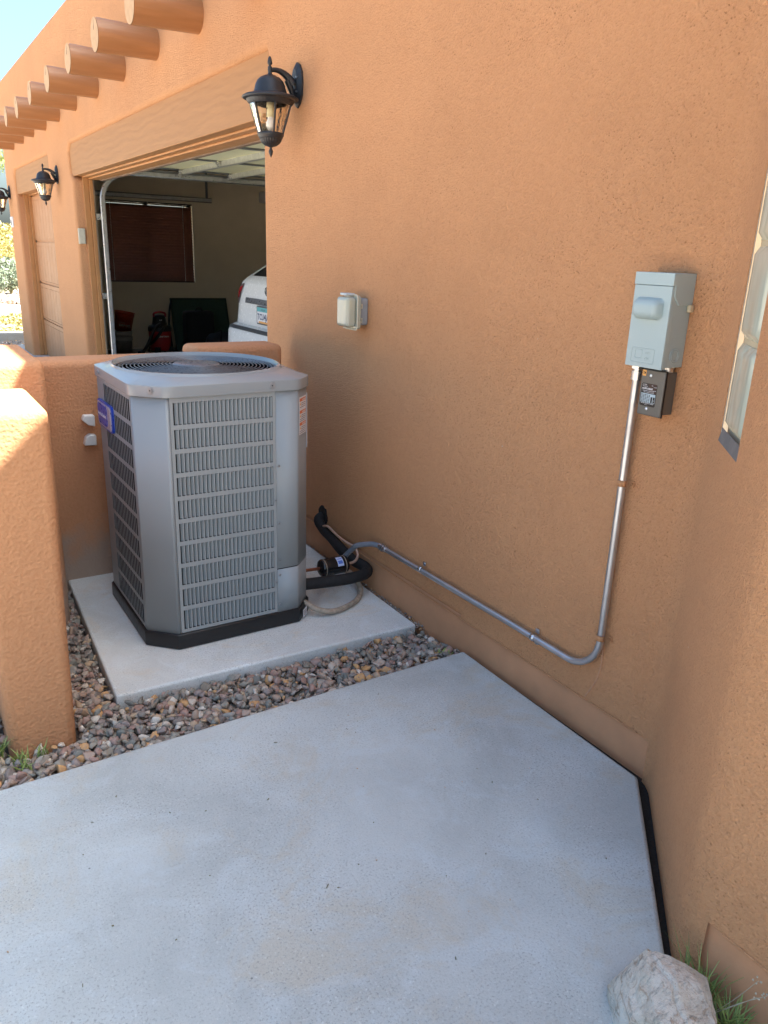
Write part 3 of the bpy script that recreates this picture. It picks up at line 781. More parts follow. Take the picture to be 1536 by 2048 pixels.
# ================================================================== LINE SET
def thing_tube(name, pts, r, mat, label, cat, n=14, group=None, sm=8):
    mb = MB(); mb.tube(smooth_path(pts, sm), r, n); o = mb.build(name, mat); return tag(o, label, cat, group)
ZC = .235
thing_tube('insulated_pipe', [(1.36, 2.80, .115), (1.47, 2.785, .112), (1.60, 2.765, .112), (1.70, 2.79, .108), (1.745, 2.87, .10), (1.72, 2.96, .115), (1.715, 3.06, .135), (1.73, 3.18, .15), (1.735, 3.28, .165), (1.745, 3.34, .20), (1.85, 3.37, .205)],
           .026, M_foam, 'thick black foam insulated pipe looping from the unit to the house wall', 'pipe')
dr = empty('filter_drier', 'black cylindrical filter drier on the copper line beside the unit', 'filter drier', (1.59, 2.90, .125))
mb = MB(); T = frame((1.59, 2.90, .125), (0, 1, 0), (0, 0, 1))   # z axis -> +x
prof = [(.0001, -.074), (.026, -.073), (.038, -.066), (.041, -.058), (.041, .058), (.038, .066), (.026, .073), (.0001, .074)]
mb.lathe(prof, 28, T=T); rel(mb, 'shell', simple('gloss_black_paint', (.010, .010, .011), .22), dr)
mb = MB(); 
rows = [[T @ Vector((.0415*math.cos(a), .0415*math.sin(a), z)) for a in np.linspace(R(95), R(165), 8)] for z in (.005, .036)]
mb.grid(rows); mb.grid([[T @ Vector((.0419*math.cos(a), .0419*math.sin(a), z)) for a in np.linspace(R(112+q), R(118+q), 3)] for q in (0, 12, 24) for z in (.009, .032)][0:2], mi=1)
mb.grid([[T @ Vector((.0419*math.cos(a), .0419*math.sin(a), z)) for a in np.linspace(R(128), R(150), 4)] for z in (.009, .032)], mi=1)
rel(mb, 'label', [simple('label_bluewhite', (.55, .62, .85), .4), simple('label_blue_ink', (.10, .18, .55), .4)], dr)
mb = MB(); mb.lathe([(.0422, -.055), (.0422, -.051)], 28, T=T); rel(mb, 'seam_ring', M_tan, dr); mb = MB(); mb.lathe([(.0422, .048), (.0422, .052)], 28, T=T); rel(mb, 'seam_ring', M_tan, dr)
thing_tube('copper_pipe', [(1.36, 2.86, .15), (1.43, 2.875, .142), (1.53, 2.90, .125)], .0075, M_copper, 'short taped copper pipe between the unit and black filter drier', 'pipe', 10)
thing_tube('copper_pipe', [(1.65, 2.90, .125), (1.70, 2.90, .125), (1.735, 2.925, .14), (1.745, 2.97, .165), (1.73, 3.04, .175), (1.725, 3.12, .185), (1.73, 3.22, .195), (1.735, 3.30, .17), (1.80, 3.36, .18)], .0065,
           simple('dull_copper', (.60, .40, .30), .45, .3), 'bare copper pipe curving from the filter drier back along the wall', 'pipe', 10)
thing_tube('control_cable', [(1.36, 2.74, .06), (1.40, 2.69, .035), (1.47, 2.675, .018), (1.56, 2.70, .014), (1.64, 2.75, .014), (1.685, 2.81, .03), (1.69, 2.88, .06), (1.68, 2.93, .075)], .0125, M_tan,
           'dusty tan cable looping over the pad below the black pipe', 'cable', 10)
# conduit assembly
cd_ = empty('electrical_conduit', 'galvanised conduit running along the wall and up to the disconnect box', 'conduit', (1.778, 1.6, .23))
yv = 1.470
pts = [(1.775, 2.76, .228), (1.776, 2.4, .231), (1.777, 1.9, .236), (1.777, 1.60, .236)]
bend = [(1.777, 1.60-.13*math.sin(a), .236+.13*(1-math.cos(a))) for a in np.linspace(0, PI/2, 14)]
pts = pts+bend[1:]+[(1.777, yv, .6), (1.777, yv, .9), (1.775, yv-.002, 1.20)]
mb = MB(); mb.tube(pts, .0115, 18); rel(mb, 'pipe', M_emt, cd_)
mb = MB(); mb.tube(smooth_path([(1.385, 2.86, .105), (1.47, 2.875, .075), (1.56, 2.94, .045), (1.64, 2.99, .055), (1.69, 2.985, .115), (1.715, 2.94, .175), (1.715, 2.90, .205), (1.755, 2.84, .226), (1.775, 2.785, .229), (1.775, 2.755, .2285)], 8), .0125, 14); rel(mb, 'flexible_conduit', M_liq, cd_)
mb = MB(); 
for y, r in ((2.785, .0165), (2.772, .0185), (2.758, .0165), (2.745, .0150)): mb.tube([(1.775, y+.005, .2285), (1.775, y-.005, .2285)], r, 12)
rel(mb, 'coupling', M_zinc, cd_)
def strap(y, z, vert, mat):
    mb = MB()
    rows = []
    for s_ in (-.009, .009):
        row = []
        for a in np.linspace(-PI/2, PI/2, 9):
            ca, sa = math.cos(a), math.sin(a); x = 1.777-.0135*ca; d = .0135*sa
            row.append((x, y+(d if vert else s_), z+(s_ if vert else d)))
        rows.append(row)
    mb.grid(rows); 
    for q in (-1, 1):
        d0, d1 = .0135, .030
        a, b = sorted((q*d0, q*d1))
        if vert: mb.box(1.793, y+a, z-.009, 1.7965, y+b, z+.009)
        else: mb.box(1.793, y-.009, z+a, 1.7965, y+.009, z+b)
        c_ = q*.023; mb.tube([(1.795, y+(c_ if vert else 0), z+(0 if vert else c_)), (1.789, y+(c_ if vert else 0), z+(0 if vert else c_))], .005, 8)
    o = rel(mb, 'strap', mat, cd_); s_ = o.modifiers.new('s', 'SOLIDIFY'); s_.thickness = .0015
for y in (2.464, 1.764): strap(y, .235, False, M_zinc)
for z in (.884, .372): strap(yv, z, True, M_wall)
mb = MB(); mb.tube([(1.775, yv-.002, 1.19), (1.775, yv-.002, 1.215)], .0165, 14); mb.tube([(1.775, yv-.002, 1.222), (1.775, yv-.002, 1.236)], .020, 6, smooth=False); mb.tube([(1.775, yv-.002, 1.2), (1.775, yv-.002, 1.24)], .0125, 14); rel(mb, 'connector', M_zinc, cd_)

# ================================================================== DISCONNECT BOX
db = empty('disconnect_box', 'light grey electrical disconnect box on the orange wall', 'electrical box', (1.8, 1.40, 1.24))
XF = 1.712; YA, YB = 1.340, 1.466
mb = MB(); mb.box(XF+.012, YA+.004, 1.240, 1.8, YB-.004, 1.478)
rel(mb, 'enclosure', M_box, db, bevel=.002)
mb = MB(); mb.prism([(XF, 1.482), (1.7995, 1.482), (1.7995, 1.402), (1.745, 1.402), (XF+.012, 1.424), (XF+.0105, 1.450), (XF, 1.450)], YA, YB, 'y')
rel(mb, 'hood', M_box, db, bevel=.0015)
mb = MB(); mb.box(XF+.001, YA+.002, 1.236, XF+.004, YB-.002, 1.449); mb.box(XF+.004, YA+.002, 1.236, XF+.018, YA+.0045, 1.449); mb.box(XF+.004, YB-.0045, 1.236, XF+.018, YB-.002, 1.449); 
mb.box(XF+.004, YA+.002, 1.236, XF+.018, YB-.002, 1.2385)
cv = rel(mb, 'cover', M_box, db, bevel=.001)
# embossed handle bump
rows = []
NU, NV = 20, 14; y0, y1, z0, z1 = YB-.012, YA+.022, 1.362, 1.418
for j in range(NV+1):
    row = []
    for i in range(NU+1):
        u, v = i/NU*2-1, j/NV*2-1
        yy = (y0+y1)/2+(y1-y0)/2*u; zz = (z0+z1)/2+(z1-z0)/2*v
        ax = (y0-y1)/2; az = (z1-z0)/2; rc = .022
        qx = max(abs(u)*ax-(ax-rc), 0); qz = max(abs(v)*az-(az-rc), 0); d = math.hypot(qx, qz)/rc
        h = .024*(1-min(1, d)**2.2)**.5 if d < 1 else 0
        row.append((XF+.0008-h, yy, zz))
    rows.append(row)
mb = MB(); mb.grid(rows, flip=True)
o = mb.build('handle_bulge', M_box); o.parent = cv
# embossing
mb = MB(); Te = frame((XF+.001, YB-.020, 1.246), (0, -1, 0), (0, 0, 1))
def rim(x0, y0, x1, y1, t=.0010, h=.0010, r=.003):
    P0 = rrect(x0, y0, x1, y1, r); mb.tube([Te @ Vector((p[0], p[1], 0)) for p in P0+[P0[0]]], t, 5)
rim(.0, .002, .075, .040); rim(.012, .014, .036, .036); 
text('OFF', mb, Te @ Matrix.Translation((.045, .026, 0)), .009, 0, .0007); text('ON', mb, Te @ Matrix.Translation((.045, .012, 0)), .009, 0, .0007)
for j in range(3): mb.box(.044, .009+j*.010, 0, .064, .0098+j*.010, .0006, 0, Te)
o = mb.build('embossing', M_box); o.parent = cv
mb = MB()   # knockouts on the side
for r in (.019, .013): mb.tube([(1.762+r*math.cos(a), YA+.0035, 1.272+r*math.sin(a)) for a in np.linspace(0, 2*PI, 33)], .0010, 5, cap=False)
rel(mb, 'knockout', M_box, db)
mb = MB(); mb.box(1.78, YA-.009, 1.384, 1.799, YA+.003, 1.404, T=None); o = rel(mb, 'putty', M_mortar, db, bevel=.004)
# surge protector
sp = empty('surge_protector', 'small bronze surge protector with a black printed label under the disconnect box', 'electrical box', (1.8, 1.385, 1.10))
XS = 1.742; SA, SB = 1.345, 1.424
mb = MB(); mb.box(XS+.008, SA+.008, 1.109, 1.799, SB-.004, 1.225); rel(mb, 'case', M_bronze, sp, bevel=.002)
mb = MB(); mb.box(XS+.004, SA-.001, 1.1035, XS+.0075, SB+.001, 1.2305); rel(mb, 'gasket', M_black, sp)
mb = MB(); mb.box(XS-.002, SA, 1.1045, XS+.004, SB, 1.2295); pl = rel(mb, 'cover_plate', M_bronze, sp, bevel=.004, seg=2)
Ts = frame((XS-.0022, SB, 1.104), (0, -1, 0), (0, 0, 1)); W_, H_ = SB-SA, .126
mb = MB(); mb.prism(rrect(.007, .026, .058, .088, .004), 0, .0004, 'z', 0, Ts)
mb.prism(rrect(.030, .062, .0575, .0875, .003), .0004, .0006, 'z', 3, Ts)
X = lambda x, y: Ts @ Matrix.Translation((x, y, .0008))
text('ACTIVE', mb, X(.010, .0825), .0042, 1, .0001); text('PROTECTOR', mb, X(.011, .0785), .0028, 1, .0001); text('UL', mb, X(.040, .082), .0042, 1, .0001); text('120/240V', mb, X(.047, .079), .0028, 1, .0001)
text('AC/PS SURGE', mb, X(.009, .0715), .0066, 1, .0001, bold=.0002, shear=.25, sx=.9); text('AG-200', mb, X(.047, .069), .0030, 1, .0001)
text('SURGE PROTECTIVE DEVICE', mb, X(.012, .0665), .0034, 1, .0001, sx=.9); text('TYPE 2   INDOOR OUTDOOR', mb, X(.015, .0625), .0030, 1, .0001, sx=.9)
mb.box(.0085, .036, .0006, .0565, .0605, .0009, 2, Ts)
for r in range(6):
    for c_ in range(5): mb.box(.0098+c_*.0062, .0375+r*.0037, .0010, .0145+c_*.0062, .0395+r*.0037, .0012, 0, Ts)
mb.box(.0420, .037, .0010, .0478, .053, .0013, 0, Ts); mb.box(.0500, .037, .0010, .0556, .053, .0013, 0, Ts)
mb.tube([Ts @ Vector((.0528, .044, .0012)), Ts @ Vector((.0528, .044, .0016))], .0009, 8, 1)
text('SUITABLE FOR USE ON A CIRCUIT', mb, X(.012, .0325), .0034, 1, .0001, sx=.8); text('Rev. A', mb, X(.025, .0290), .0028, 1, .0001)
o = mb.build('printed_label', [M_black, M_label, simple('label_bluegrey', (.42, .52, .58), .5), simple('label_brown', (.05, .022, .014), .5)]); o.parent = pl
mb = MB(); mb.box(.003, .107, 0, .016, .123, .0005, 0, Ts); mb.tube([Ts @ Vector((.0075+.003*math.cos(a), .1155+.003*math.sin(a), .0008)) for a in np.linspace(0, 5.5, 9)], .0005, 4, 1); mb.box(.010, .113, .0005, .014, .118, .0008, 1, Ts)
o = mb.build('sticker', [M_oran2, M_black]); o.parent = pl
for y in (.110, .019): 
    mb = MB(); mb.lathe([(.0045, 0), (.0042, .0012), (.0025, .0022), (.0001, .0026)], 14, T=Ts @ Matrix.Translation((.032, y, 0))); o = mb.build('screw', simple('bright_screw', (.85, .85, .85), .25, .6)); o.parent = pl
mb = MB(); mb.tube([(1.78, 1.372, 1.215), (1.78, 1.372, 1.242)], .017, 10); mb.tube([(1.775, 1.395, 1.222), (1.775, 1.395, 1.242)], .021, 6, smooth=False); rel(mb, 'nipple', M_zinc, sp)

# ================================================================== OUTLET
go = empty('outdoor_outlet', 'covered outdoor electrical outlet with yellowed clear bubble cover', 'outlet', (1.8, 3.03, 1.25))
mb = MB(); mb.box(1.755, 2.995, 1.203, 1.801, 3.085, 1.318); rel(mb, 'back_box', simple('outlet_grey', (.26, .28, .30), .5), go, bevel=.008)
mb = MB(); mb.prism(rrect(2.982, 1.186, 3.096, 1.330, .016), 1.738, 1.756, 'x'); cov = rel(mb, 'cover_frame', M_cover, go, bevel=.004)
mb = MB(); mb.prism(rrect(2.990, 1.196, 3.090, 1.322, .014), 1.690, 1.738, 'x'); rel(mb, 'bubble_cover', M_cover, go, bevel=.014, seg=4)
mb = MB(); mb.box(1.731, 2.979, 1.184, 1.735, 3.099, 1.188); mb.tube([(1.737, y, z) for (y, z) in [(p[0], p[1]) for p in rrect(2.980, 1.184, 3.098, 1.332, .017)+[(3.081-.0, 1.184)]]], .003, 6); rel(mb, 'cover_rim', M_offw, go)
for z in (1.285, 1.225): mb = MB(); mb.box(1.752, 2.988, z-.010, 1.764, 2.9945, z-.006); mb.box(1.752, 2.988, z+.006, 1.764, 2.9945, z+.010); mb.box(1.762, 2.988, z-.010, 1.766, 2.9945, z+.010); rel(mb, 'hinge', M_offw, go)
mb = MB(); mb.box(1.70, 3.02, 1.328, 1.745, 3.075, 1.338); rel(mb, 'latch', simple('latch_grey', (.48, .54, .56), .4), go, bevel=.003)

# ================================================================== LANTERNS
def lantern():
    L = empty('wall_lantern', '', 'wall lantern', (1.8, 3.69, 2.15))
    X = -.146
    mb = MB(); T = Matrix.Translation((X, 0, 0))
    mb.lathe([(.0001, .199), (.005, .196), (.0085, .187), (.0108, .176), (.0112, .168), (.0075, .163), (.005, .160), (.0075, .157), (.0108, .154), (.0095, .149), (.011, .143), (.0095, .136), (.009, .128), (.014, .124), (.018, .120)], 20, T=T)
    mb.build('finial', M_lamp, L)
    mb = MB(); mb.lathe([(.001, .1225), (.024, .120), (.045, .111), (.060, .097), (.069, .079), (.072, .064), (.074, .060), (.075, .054), (.079, .048), (.080, .044), (.098, .040), (.120, .034), (.130, .028), (.132, .023), (.124, .018), (.114, .016)], 40, T=T)
    mb.lathe([(.114, .016), (.108, .008), (.106, .004), (.099, -.002), (.097, -.004)], 96, T=T, flute=.02, fn=36)
    mb.build('roof_cap', M_lamp, L)
    mb = MB(); mb.lathe([(.095, -.004), (.095, -.008), (.058, -.122)], 36, T=T); o = mb.build('glass_shade', M_glass, L)
    for a in (15, 75, 135, 195, 255, 315):
        a = R(a+5); mb = MB(); mb.tube([(X+.097*math.cos(a), .097*math.sin(a), -.002), (X+.0595*math.cos(a), .0595*math.sin(a), -.124)], .0048, 6, smooth=False); mb.build('rib', M_lamp, L)
    mb = MB(); mb.lathe([(.0001, -.1205), (.060, -.1205), (.062, -.124), (.061, -.134), (.056, -.140), (.056, -.144), (.052, -.146)], 32, T=T)
    mb.lathe([(.052, -.146), (.050, -.155), (.042, -.166), (.028, -.176), (.012, -.181), (.006, -.184)], 96, T=T, flute=.07, fn=24)
    mb.lathe([(.006, -.184), (.005, -.188), (.009, -.195), (.0105, -.201), (.0085, -.211), (.004, -.221), (.0001, -.228)], 20, T=T)
    mb.build('bottom_cup', M_lamp, L)
    mb = MB(); mb.lathe([(.0001, .010), (.020, .009), (.020, -.055), (.0001, -.055)], 20, T=T); mb.build('socket', simple('candle_socket', (.62, .58, .40), .6), L)
    mb = MB(); mb.lathe([(.015, -.055), (.018, -.064), (.025, -.080), (.025, -.095), (.015, -.112), (.0001, -.116)], 20, T=T); mb.build('bulb', simple('bulb_white', (.80, .80, .82), .3), L)
    # arm
    mb = MB(); c1 = [(X, 0, .142), (X+.03, 0, .146), (X+.062, 0, .140), (X+.092, 0, .122), (X+.115, 0, .098)]
    mb.tube(smooth_path(c1, 6), [.009+.013*(i/24)**1.5 for i in range(25)], 14); 
    mb.tube(smooth_path([(X+.088, 0, .112), (X+.106, 0, .075), (X+.120, 0, .045), (X+.136, 0, .028)], 6), [.017-.008*i/18 for i in range(19)], 12)
    mb.build('arm', M_lamp, L)
    mb = MB(); oc = [(.0, .095), (.026, .082), (.048, .050), (.055, .0), (.048, -.050), (.026, -.082), (0, -.098), (-.026, -.082), (-.048, -.050), (-.055, 0), (-.048, .05), (-.026, .082)]
    ins = [(a*.55, b*.72) for a, b in oc]
    rows = [[(-.0005, p[0], p[1]+.098) for p in oc], [(-.010, p[0], p[1]+.098) for p in oc], [(-.024, p[0], p[1]+.098) for p in ins]]
    mb.grid(rows, closed=True, smooth=False, flip=True); mb.add(rows[-1], [list(range(12))])
    bp_ = mb.build('back_plate', M_lamp, L)
    for z in (.125, .065): 
        mb = MB(); mb.tube([(-.020, -.026, z), (-.029, -.030, z)], .0042, 10); mb.build('screw', M_zinc, bp_)
    return L
L1 = lantern(); L1['group'] = 'wall lanterns beside the garage doors'
L1['label'] = 'nearest and largest black wall lantern, right of the open garage'
L2 = copy_tree(L1, None, (1.8, 9.70, 2.12)); L2['label'] = 'black wall lantern on the pier between the two garage doors'
L3 = copy_tree(L1, None, (1.8, 13.42, 2.10)); L3['label'] = 'farthest black wall lantern at the left edge, above the house number'
# house number, keypad
hn = empty('house_number', 'small white house number plaque on the farthest stucco pier', 'house number', (1.8, 13.5, 1.78))
mb = MB(); mb.box(1.785, 13.38, 1.71, 1.801, 13.60, 1.86); rel(mb, 'plaque', M_label, hn, bevel=.004)
mb = MB(); Tn = frame((1.784, 13.585, 1.745), (0, -1, 0), (0, 0, 1)); text('631', mb, Tn, .095, 0, .001, bold=.001); rel(mb, 'digits', M_ink, hn)
kp = empty('door_keypad', 'cream garage door keypad on the side of the pier by the open door', 'keypad', (1.845, 8.955, 1.58))
mb = MB(); mb.box(1.812, 8.935, 1.505, 1.882, 8.961, 1.66); rel(mb, 'housing', M_offw, kp, bevel=.005)
mb = MB(); mb.box(1.822, 8.932, 1.512, 1.872, 8.936, 1.640); rel(mb, 'flip_cover', M_offw, kp, bevel=.002)
# broken white conduits on the back wall
for z, lab in ((.742, 'upper of two white plastic wall brackets behind the air conditioner'), (.650, 'lower of two white plastic wall brackets behind the air conditioner')):
    mb = MB(); poly = [(.68, z-.022), (.735, z-.026), (.735, z+.022), (.708, z+.026), (.690, z+.014)] if z < .7 else [(.69, z+.024), (.68, z+.002), (.705, z-.022), (.735, z-.030), (.735, z+.022)]
    mb.prism(poly, 3.615, 3.66, 'y'); o = mb.build('wall_bracket', M_white, None, bevel=.004); tag(o, lab, 'wall bracket', 'white wall brackets')

# ================================================================== GARAGE CONTENTS
FZ = -.118
def bucket(r0, r1, h, lip=True):
    mb = MB(); p = [(.0001, .004), (r0, .004), (r0, 0), (r1, h), (r1+.008, h), (r1+.008, h-.012), (r1+.003, h-.014)]
    mb.lathe(p, 32); mb.lathe([(r1-.004, h), (r0-.004, .01)], 32)
    for z in (.80, .86): mb.lathe([(r0+(r1-r0)*z, h*z), (r0+(r1-r0)*z+.009, h*z+.003), (r0+(r1-r0)*z+.009, h*z+.008), (r0+(r1-r0)*z, h*z+.012)], 32)
    return mb
BX, BY = 3.12, 12.75
for i in range(2):
    o = bucket(.13, .148, .27 if i else .25).build('bucket', M_wbucket); o.location = (BX, BY, FZ+i*.075)
    tag(o, ['lower dirty white bucket in the stack in the garage corner', 'upper dirty white bucket nested under the orange bucket'][i], 'bucket', 'stacked buckets')
o = bucket(.125, .148, .30).build('bucket', M_bucket); o.location = (BX+.01, BY, FZ+.34); o.rotation_euler = (R(3), R(9), 0)
tag(o, 'orange bucket tilted on top of the white buckets', 'bucket', 'stacked buckets')
mb = MB(); Tt = frame((-.10, -.142, .085), (1, -.25, 0), (0, 0, 1)); text('DEPOT', mb, Tt, .05, 0, .001, bold=.001); text('Home', mb, Tt @ Matrix.Translation((0, .05, 0)), .035, 0, .001)
o2 = mb.build('lettering', M_wbucket, o)
# shop vacuum
vx, vy = 3.66, 12.55
sv = empty('shop_vacuum', 'red and black shop vacuum with a black hose in the garage', 'vacuum', (vx, vy, FZ))
mb = MB(); mb.lathe([(.0001, .05), (.15, .05), (.165, .10), (.172, .22), (.175, .34), (.170, .37)], 36); mb.build('tank', M_red, sv)
mb = MB(); mb.lathe([(.180, .35), (.182, .40), (.165, .43), (.12, .44), (.105, .50), (.095, .58), (.06, .60), (.0001, .60)], 36); mb.build('motor_head', M_blackpl, sv)
mb = MB(); mb.tube(smooth_path([(-.09, -.03, .57), (-.085, -.03, .625), (0, -.03, .645), (.085, -.03, .625), (.09, -.03, .57)], 5), .016, 10); mb.build('handle', M_red, sv)
for a in (45, 135, 225, 315):
    mb = MB(); a = R(a+10); mb.box(-.04, -.035, .012, .04, .035, .11, T=Matrix.Translation((.15*math.cos(a), .15*math.sin(a), 0))); mb.lathe([(.0001, -.02), (.022, -.02), (.022, .02), (.0001, .02)], 14, T=Matrix.Translation((.18*math.cos(a), .18*math.sin(a), .022)) @ Matrix.Rotation(PI/2, 4, 'X'))
    mb.build('caster', M_blackpl, sv)
mb = MB(); mb.tube(smooth_path([(-.02, -.10, .46), (-.10, -.2, .44), (-.17, -.22, .36), (-.24, -.24, .22), (-.33, -.27, .09), (-.38, -.28, .04)], 8), .026, 12); mb.tube([(-.42, -.30, .035), (-.36, -.27, .05)], .045, 12); 
mb.tube(smooth_path([(.02, -.15, .42), (-.05, -.24, .36), (-.14, -.22, .24), (-.2, -.1, .15)], 8), .022, 12)
mb.build('hose', M_blackpl, sv)
mb = MB(); Tt = frame((-.075, -.178, .265), (1, .0, 0), (0, 0, 1)); text('CRAFTSMAN', mb, Tt, .034, 0, .003, bold=.0005, sx=.85)
text('6.0', mb, frame((-.03, -.115, .515), (1, 0, 0), (0, .1, 1)), .032, 0, .003, bold=.001); mb.build('lettering', M_label, sv)
# vacuum wand / hand truck behind
ht = MB(); ht.tube(smooth_path([(3.86, 12.6, FZ+.02), (3.88, 12.75, .30), (3.93, 12.85, .55), (3.99, 12.95, .66)], 5), .018, 10); ht.tube([(3.80, 12.55, FZ+.015), (3.95, 12.62, FZ+.015)], .016, 8)
o = ht.build('vacuum_wand', M_blackpl); tag(o, 'black vacuum wand leaning against the garage wall beside the vacuum', 'vacuum wand')
# green panel
mb = MB(); Tg = Matrix.Translation((4.02, 12.86, FZ)) @ Matrix.Rotation(R(-17), 4, 'X')
mb.box(0, 0, 0, .98, .02, .86, T=Tg); gp = mb.build('green_board', M_green); tag(gp, 'large dark green board leaning against the back wall of the garage', 'board')
mb = MB(); 
for b in ((0, -.006, .83, .98, 0, .86), (.95, -.006, 0, .98, 0, .83), (0, -.006, 0, .03, 0, .83)): mb.box(*b, T=Tg)
mb.build('board_edge', simple('green_edge', (.02, .045, .03), .6), gp)
# suitcase
sc = empty('suitcase', 'upright black fabric suitcase with top handle in front of the green board', 'suitcase', (4.30, 12.5, FZ))
mb = MB(); mb.box(-.25, -.12, .03, .22, .12, .66); mb.build('shell', M_fab, sc, bevel=.05, seg=4)
mb = MB(); mb.tube(smooth_path([(-.06, 0, .65), (-.03, 0, .70), (.03, 0, .70), (.06, 0, .65)], 5), .010, 8); mb.build('handle', M_fab2, sc)
mb = MB(); 
for x in (-.18, .15): mb.tube([(x-.015, -.05, .028), (x+.015, -.05, .028)], .028, 14)
mb.build('wheel', M_rubber, sc)
# duffel
df = empty('duffel_bag', 'dark grey duffel bag with straps beside the white car', 'duffel bag', (4.50, 11.9, FZ))
mb = MB(); rows = []
for i in range(17):
    t = i/16*2-1; r = .17*(1-abs(t)**4)**.5+.001
    rows.append([(t*.32, r*1.0*math.cos(a)*(1+.06*math.sin(5*a+i)), .19+r*1.1*math.sin(a)*(1+.05*math.sin(4*a+i*1.3))) for a in np.linspace(0, 2*PI, 24, endpoint=False)])
mb.grid(rows, closed=True); mb.build('bag_body', M_fab2, df)
mb = MB(); 
for x in (-.12, .12): mb.tube(smooth_path([(x, -.17, .10), (x, -.16, .27), (x*.6, -.04, .40), (x, .1, .34)], 6), .012, 8)
mb.tube(smooth_path([(-.2, -.16, .22), (-.1, -.20, .12), (.05, -.20, .16), (.16, -.19, .08)], 6), .012, 8)
mb.build('strap', M_fab, df)
# white storage unit near ceiling
op = empty('door_opener', 'grey garage door opener motor hanging from the garage ceiling', 'door opener', (4.95, 10.9, 2.15))
mb = MB(); mb.box(-.20, -.15, 0, .22, .15, .15); mb.build('housing', simple('opener_grey', (.35, .35, .34), .5), op, bevel=.02)
mb = MB(); mb.box(-.02, -.14, .15, 0, -.12, .60); mb.box(-.02, .12, .15, 0, .14, .60); mb.build('hanger', M_darkmet, op)
# car
cr = empty('parked_car', 'white crossover car parked tail out in the open garage', 'car', (3.07, 7.29, FZ))
LV = [(.20, .12, .88, 4.55), (.35, .03, .94, 4.66), (.60, .0, .99, 4.70), (.80, .01, .985, 4.70), (.86, .04, .97, 4.69), (.885, .105, .95, 4.68), (1.0, .12, .945, 4.5), (1.10, .13, .94, 4.2), (1.20, .145, .93, 3.6), (1.30, .17, .91, 3.45), (1.35, .22, .88, 3.38), (1.62, .62, .72, 2.8), (1.72, .86, .62, 2.6), (1.75, 1.05, .45, 2.4)]
def clv(z):
    for i in range(len(LV)-1):
        if z <= LV[i+1][0] or i == len(LV)-2:
            a, b = LV[i], LV[i+1]; t = max(0, (z-a[0])/(b[0]-a[0])); return [a[j]+(b[j]-a[j])*t for j in range(4)]
def cpt(z, th, off=0):
    _, xr, w_, xf = clv(z); xc = (xr+xf)/2; a = (xf-xr)/2+off; w_ += off
    c_, s_ = math.cos(th), math.sin(th); n = 11.0; q = (abs(c_)**n+abs(s_)**n)**(-1/n)
    return (xc+a*c_*q, w_*s_*q, z)
def cring(z, off=0, n=160): 
    return [cpt(z, 2*PI*j/n, off) for j in range(n)]
mb = MB(); zs = sorted(set([q[0] for q in LV]+list(np.linspace(.20, 1.74, 28)))); mb.grid([cring(z) for z in zs], closed=True); mb.add(cring(1.75), [list(range(160))]); mb.add(cring(.20), [list(range(160))[::-1]])
mb.build('body', M_car, cr)
def patch(zf, tf, nz, nt_, off, mi, mb):
    rows = []
    for i in range(nz+1):
        v = i/nz; row = []
        for j in range(nt_+1):
            u = j/nt_; row.append(cpt(zf(u, v), tf(u, v), off))
        rows.append(row)
    mb.grid(rows, mi)
lin = lambda a, b: (lambda u, v: a+(b-a)*u); linv = lambda a, b: (lambda u, v: a+(b-a)*v)
mb = MB(); patch(linv(1.37, 1.62), lin(PI-R(35), PI+R(35)), 8, 30, .006, 0, mb); mb.build('rear_window', M_cglass, cr)
mb = MB(); patch(linv(1.34, 1.60), lin(R(62), R(130)), 6, 30, .006, 0, mb); patch(linv(1.34, 1.60), lin(R(-130), R(-62)), 6, 30, .006, 0, mb); mb.build('side_window', M_cglass, cr)
# theta where the rear corner sits: |cos|^(.4) -> narrow range near pi/2..; taillights wrap the corner
for s_ in (1, -1):
    T0_, T1_ = PI-s_*R(36), PI-s_*R(45.5)
    mb = MB(); patch(lambda u, v: 1.085+(.21-.05*u)*v, lambda u, v: T0_+(T1_-T0_)*u+s_*.05*(v-.5)*(1-u), 6, 16, .008, 0, mb); tl = mb.build('taillight', [M_tail2], cr)
    mb = MB(); patch(lambda u, v: 1.14+(.125-.04*u)*v, lambda u, v: T0_+(T1_-T0_)*(.05+.8*u)+s_*.05*(v-.5)*(1-u), 5, 12, .012, 0, mb); o = mb.build('lens', [M_tail]); o.parent = tl
mb = MB(); patch(linv(1.10, 1.155), lin(PI-R(29), PI+R(29)), 2, 30, .010, 0, mb); mb.build('chrome_strip', simple('chrome_trim', (.20, .21, .23), .3, .5), cr)
mb = MB(); patch(linv(.835, .868), lin(PI-R(39), PI+R(39)), 2, 36, .010, 0, mb); mb.build('bumper_strip', simple('grey_trim', (.07, .072, .075), .5), cr)
bx_ = cpt(1.24, PI)[0]
mb = MB(); mb.tube([(bx_-.012, .0+.058*math.cos(a), 1.237+.043*math.sin(a)) for a in np.linspace(0, 2*PI, 33)], .005, 8, cap=False)
mb.tube(smooth_path([(bx_-.012, .014, 1.276), (bx_-.012, .028, 1.242), (bx_-.012, .036, 1.220), (bx_-.012, .01, 1.216), (bx_-.012, -.034, 1.216)], 4), .0045, 6)
mb.build('emblem', simple('emblem_chrome', (.22, .23, .23), .3, .8), cr)
px = cpt(.95, PI)[0]
Tp = frame((px-.014, .165, .915), (0, -1, 0), (0, 0, 1))
mb = MB(); mb.prism(rrect(0, 0, .33, .18, .012), -.004, .004, 'z', 0, Tp); mb.prism(rrect(.014, .014, .316, .166, .008), .004, .005, 'z', 1, Tp); mb.box(.014, .125, .005, .316, .166, .0055, 2, Tp); mb.box(.05, .014, .005, .28, .032, .0055, 3, Tp)
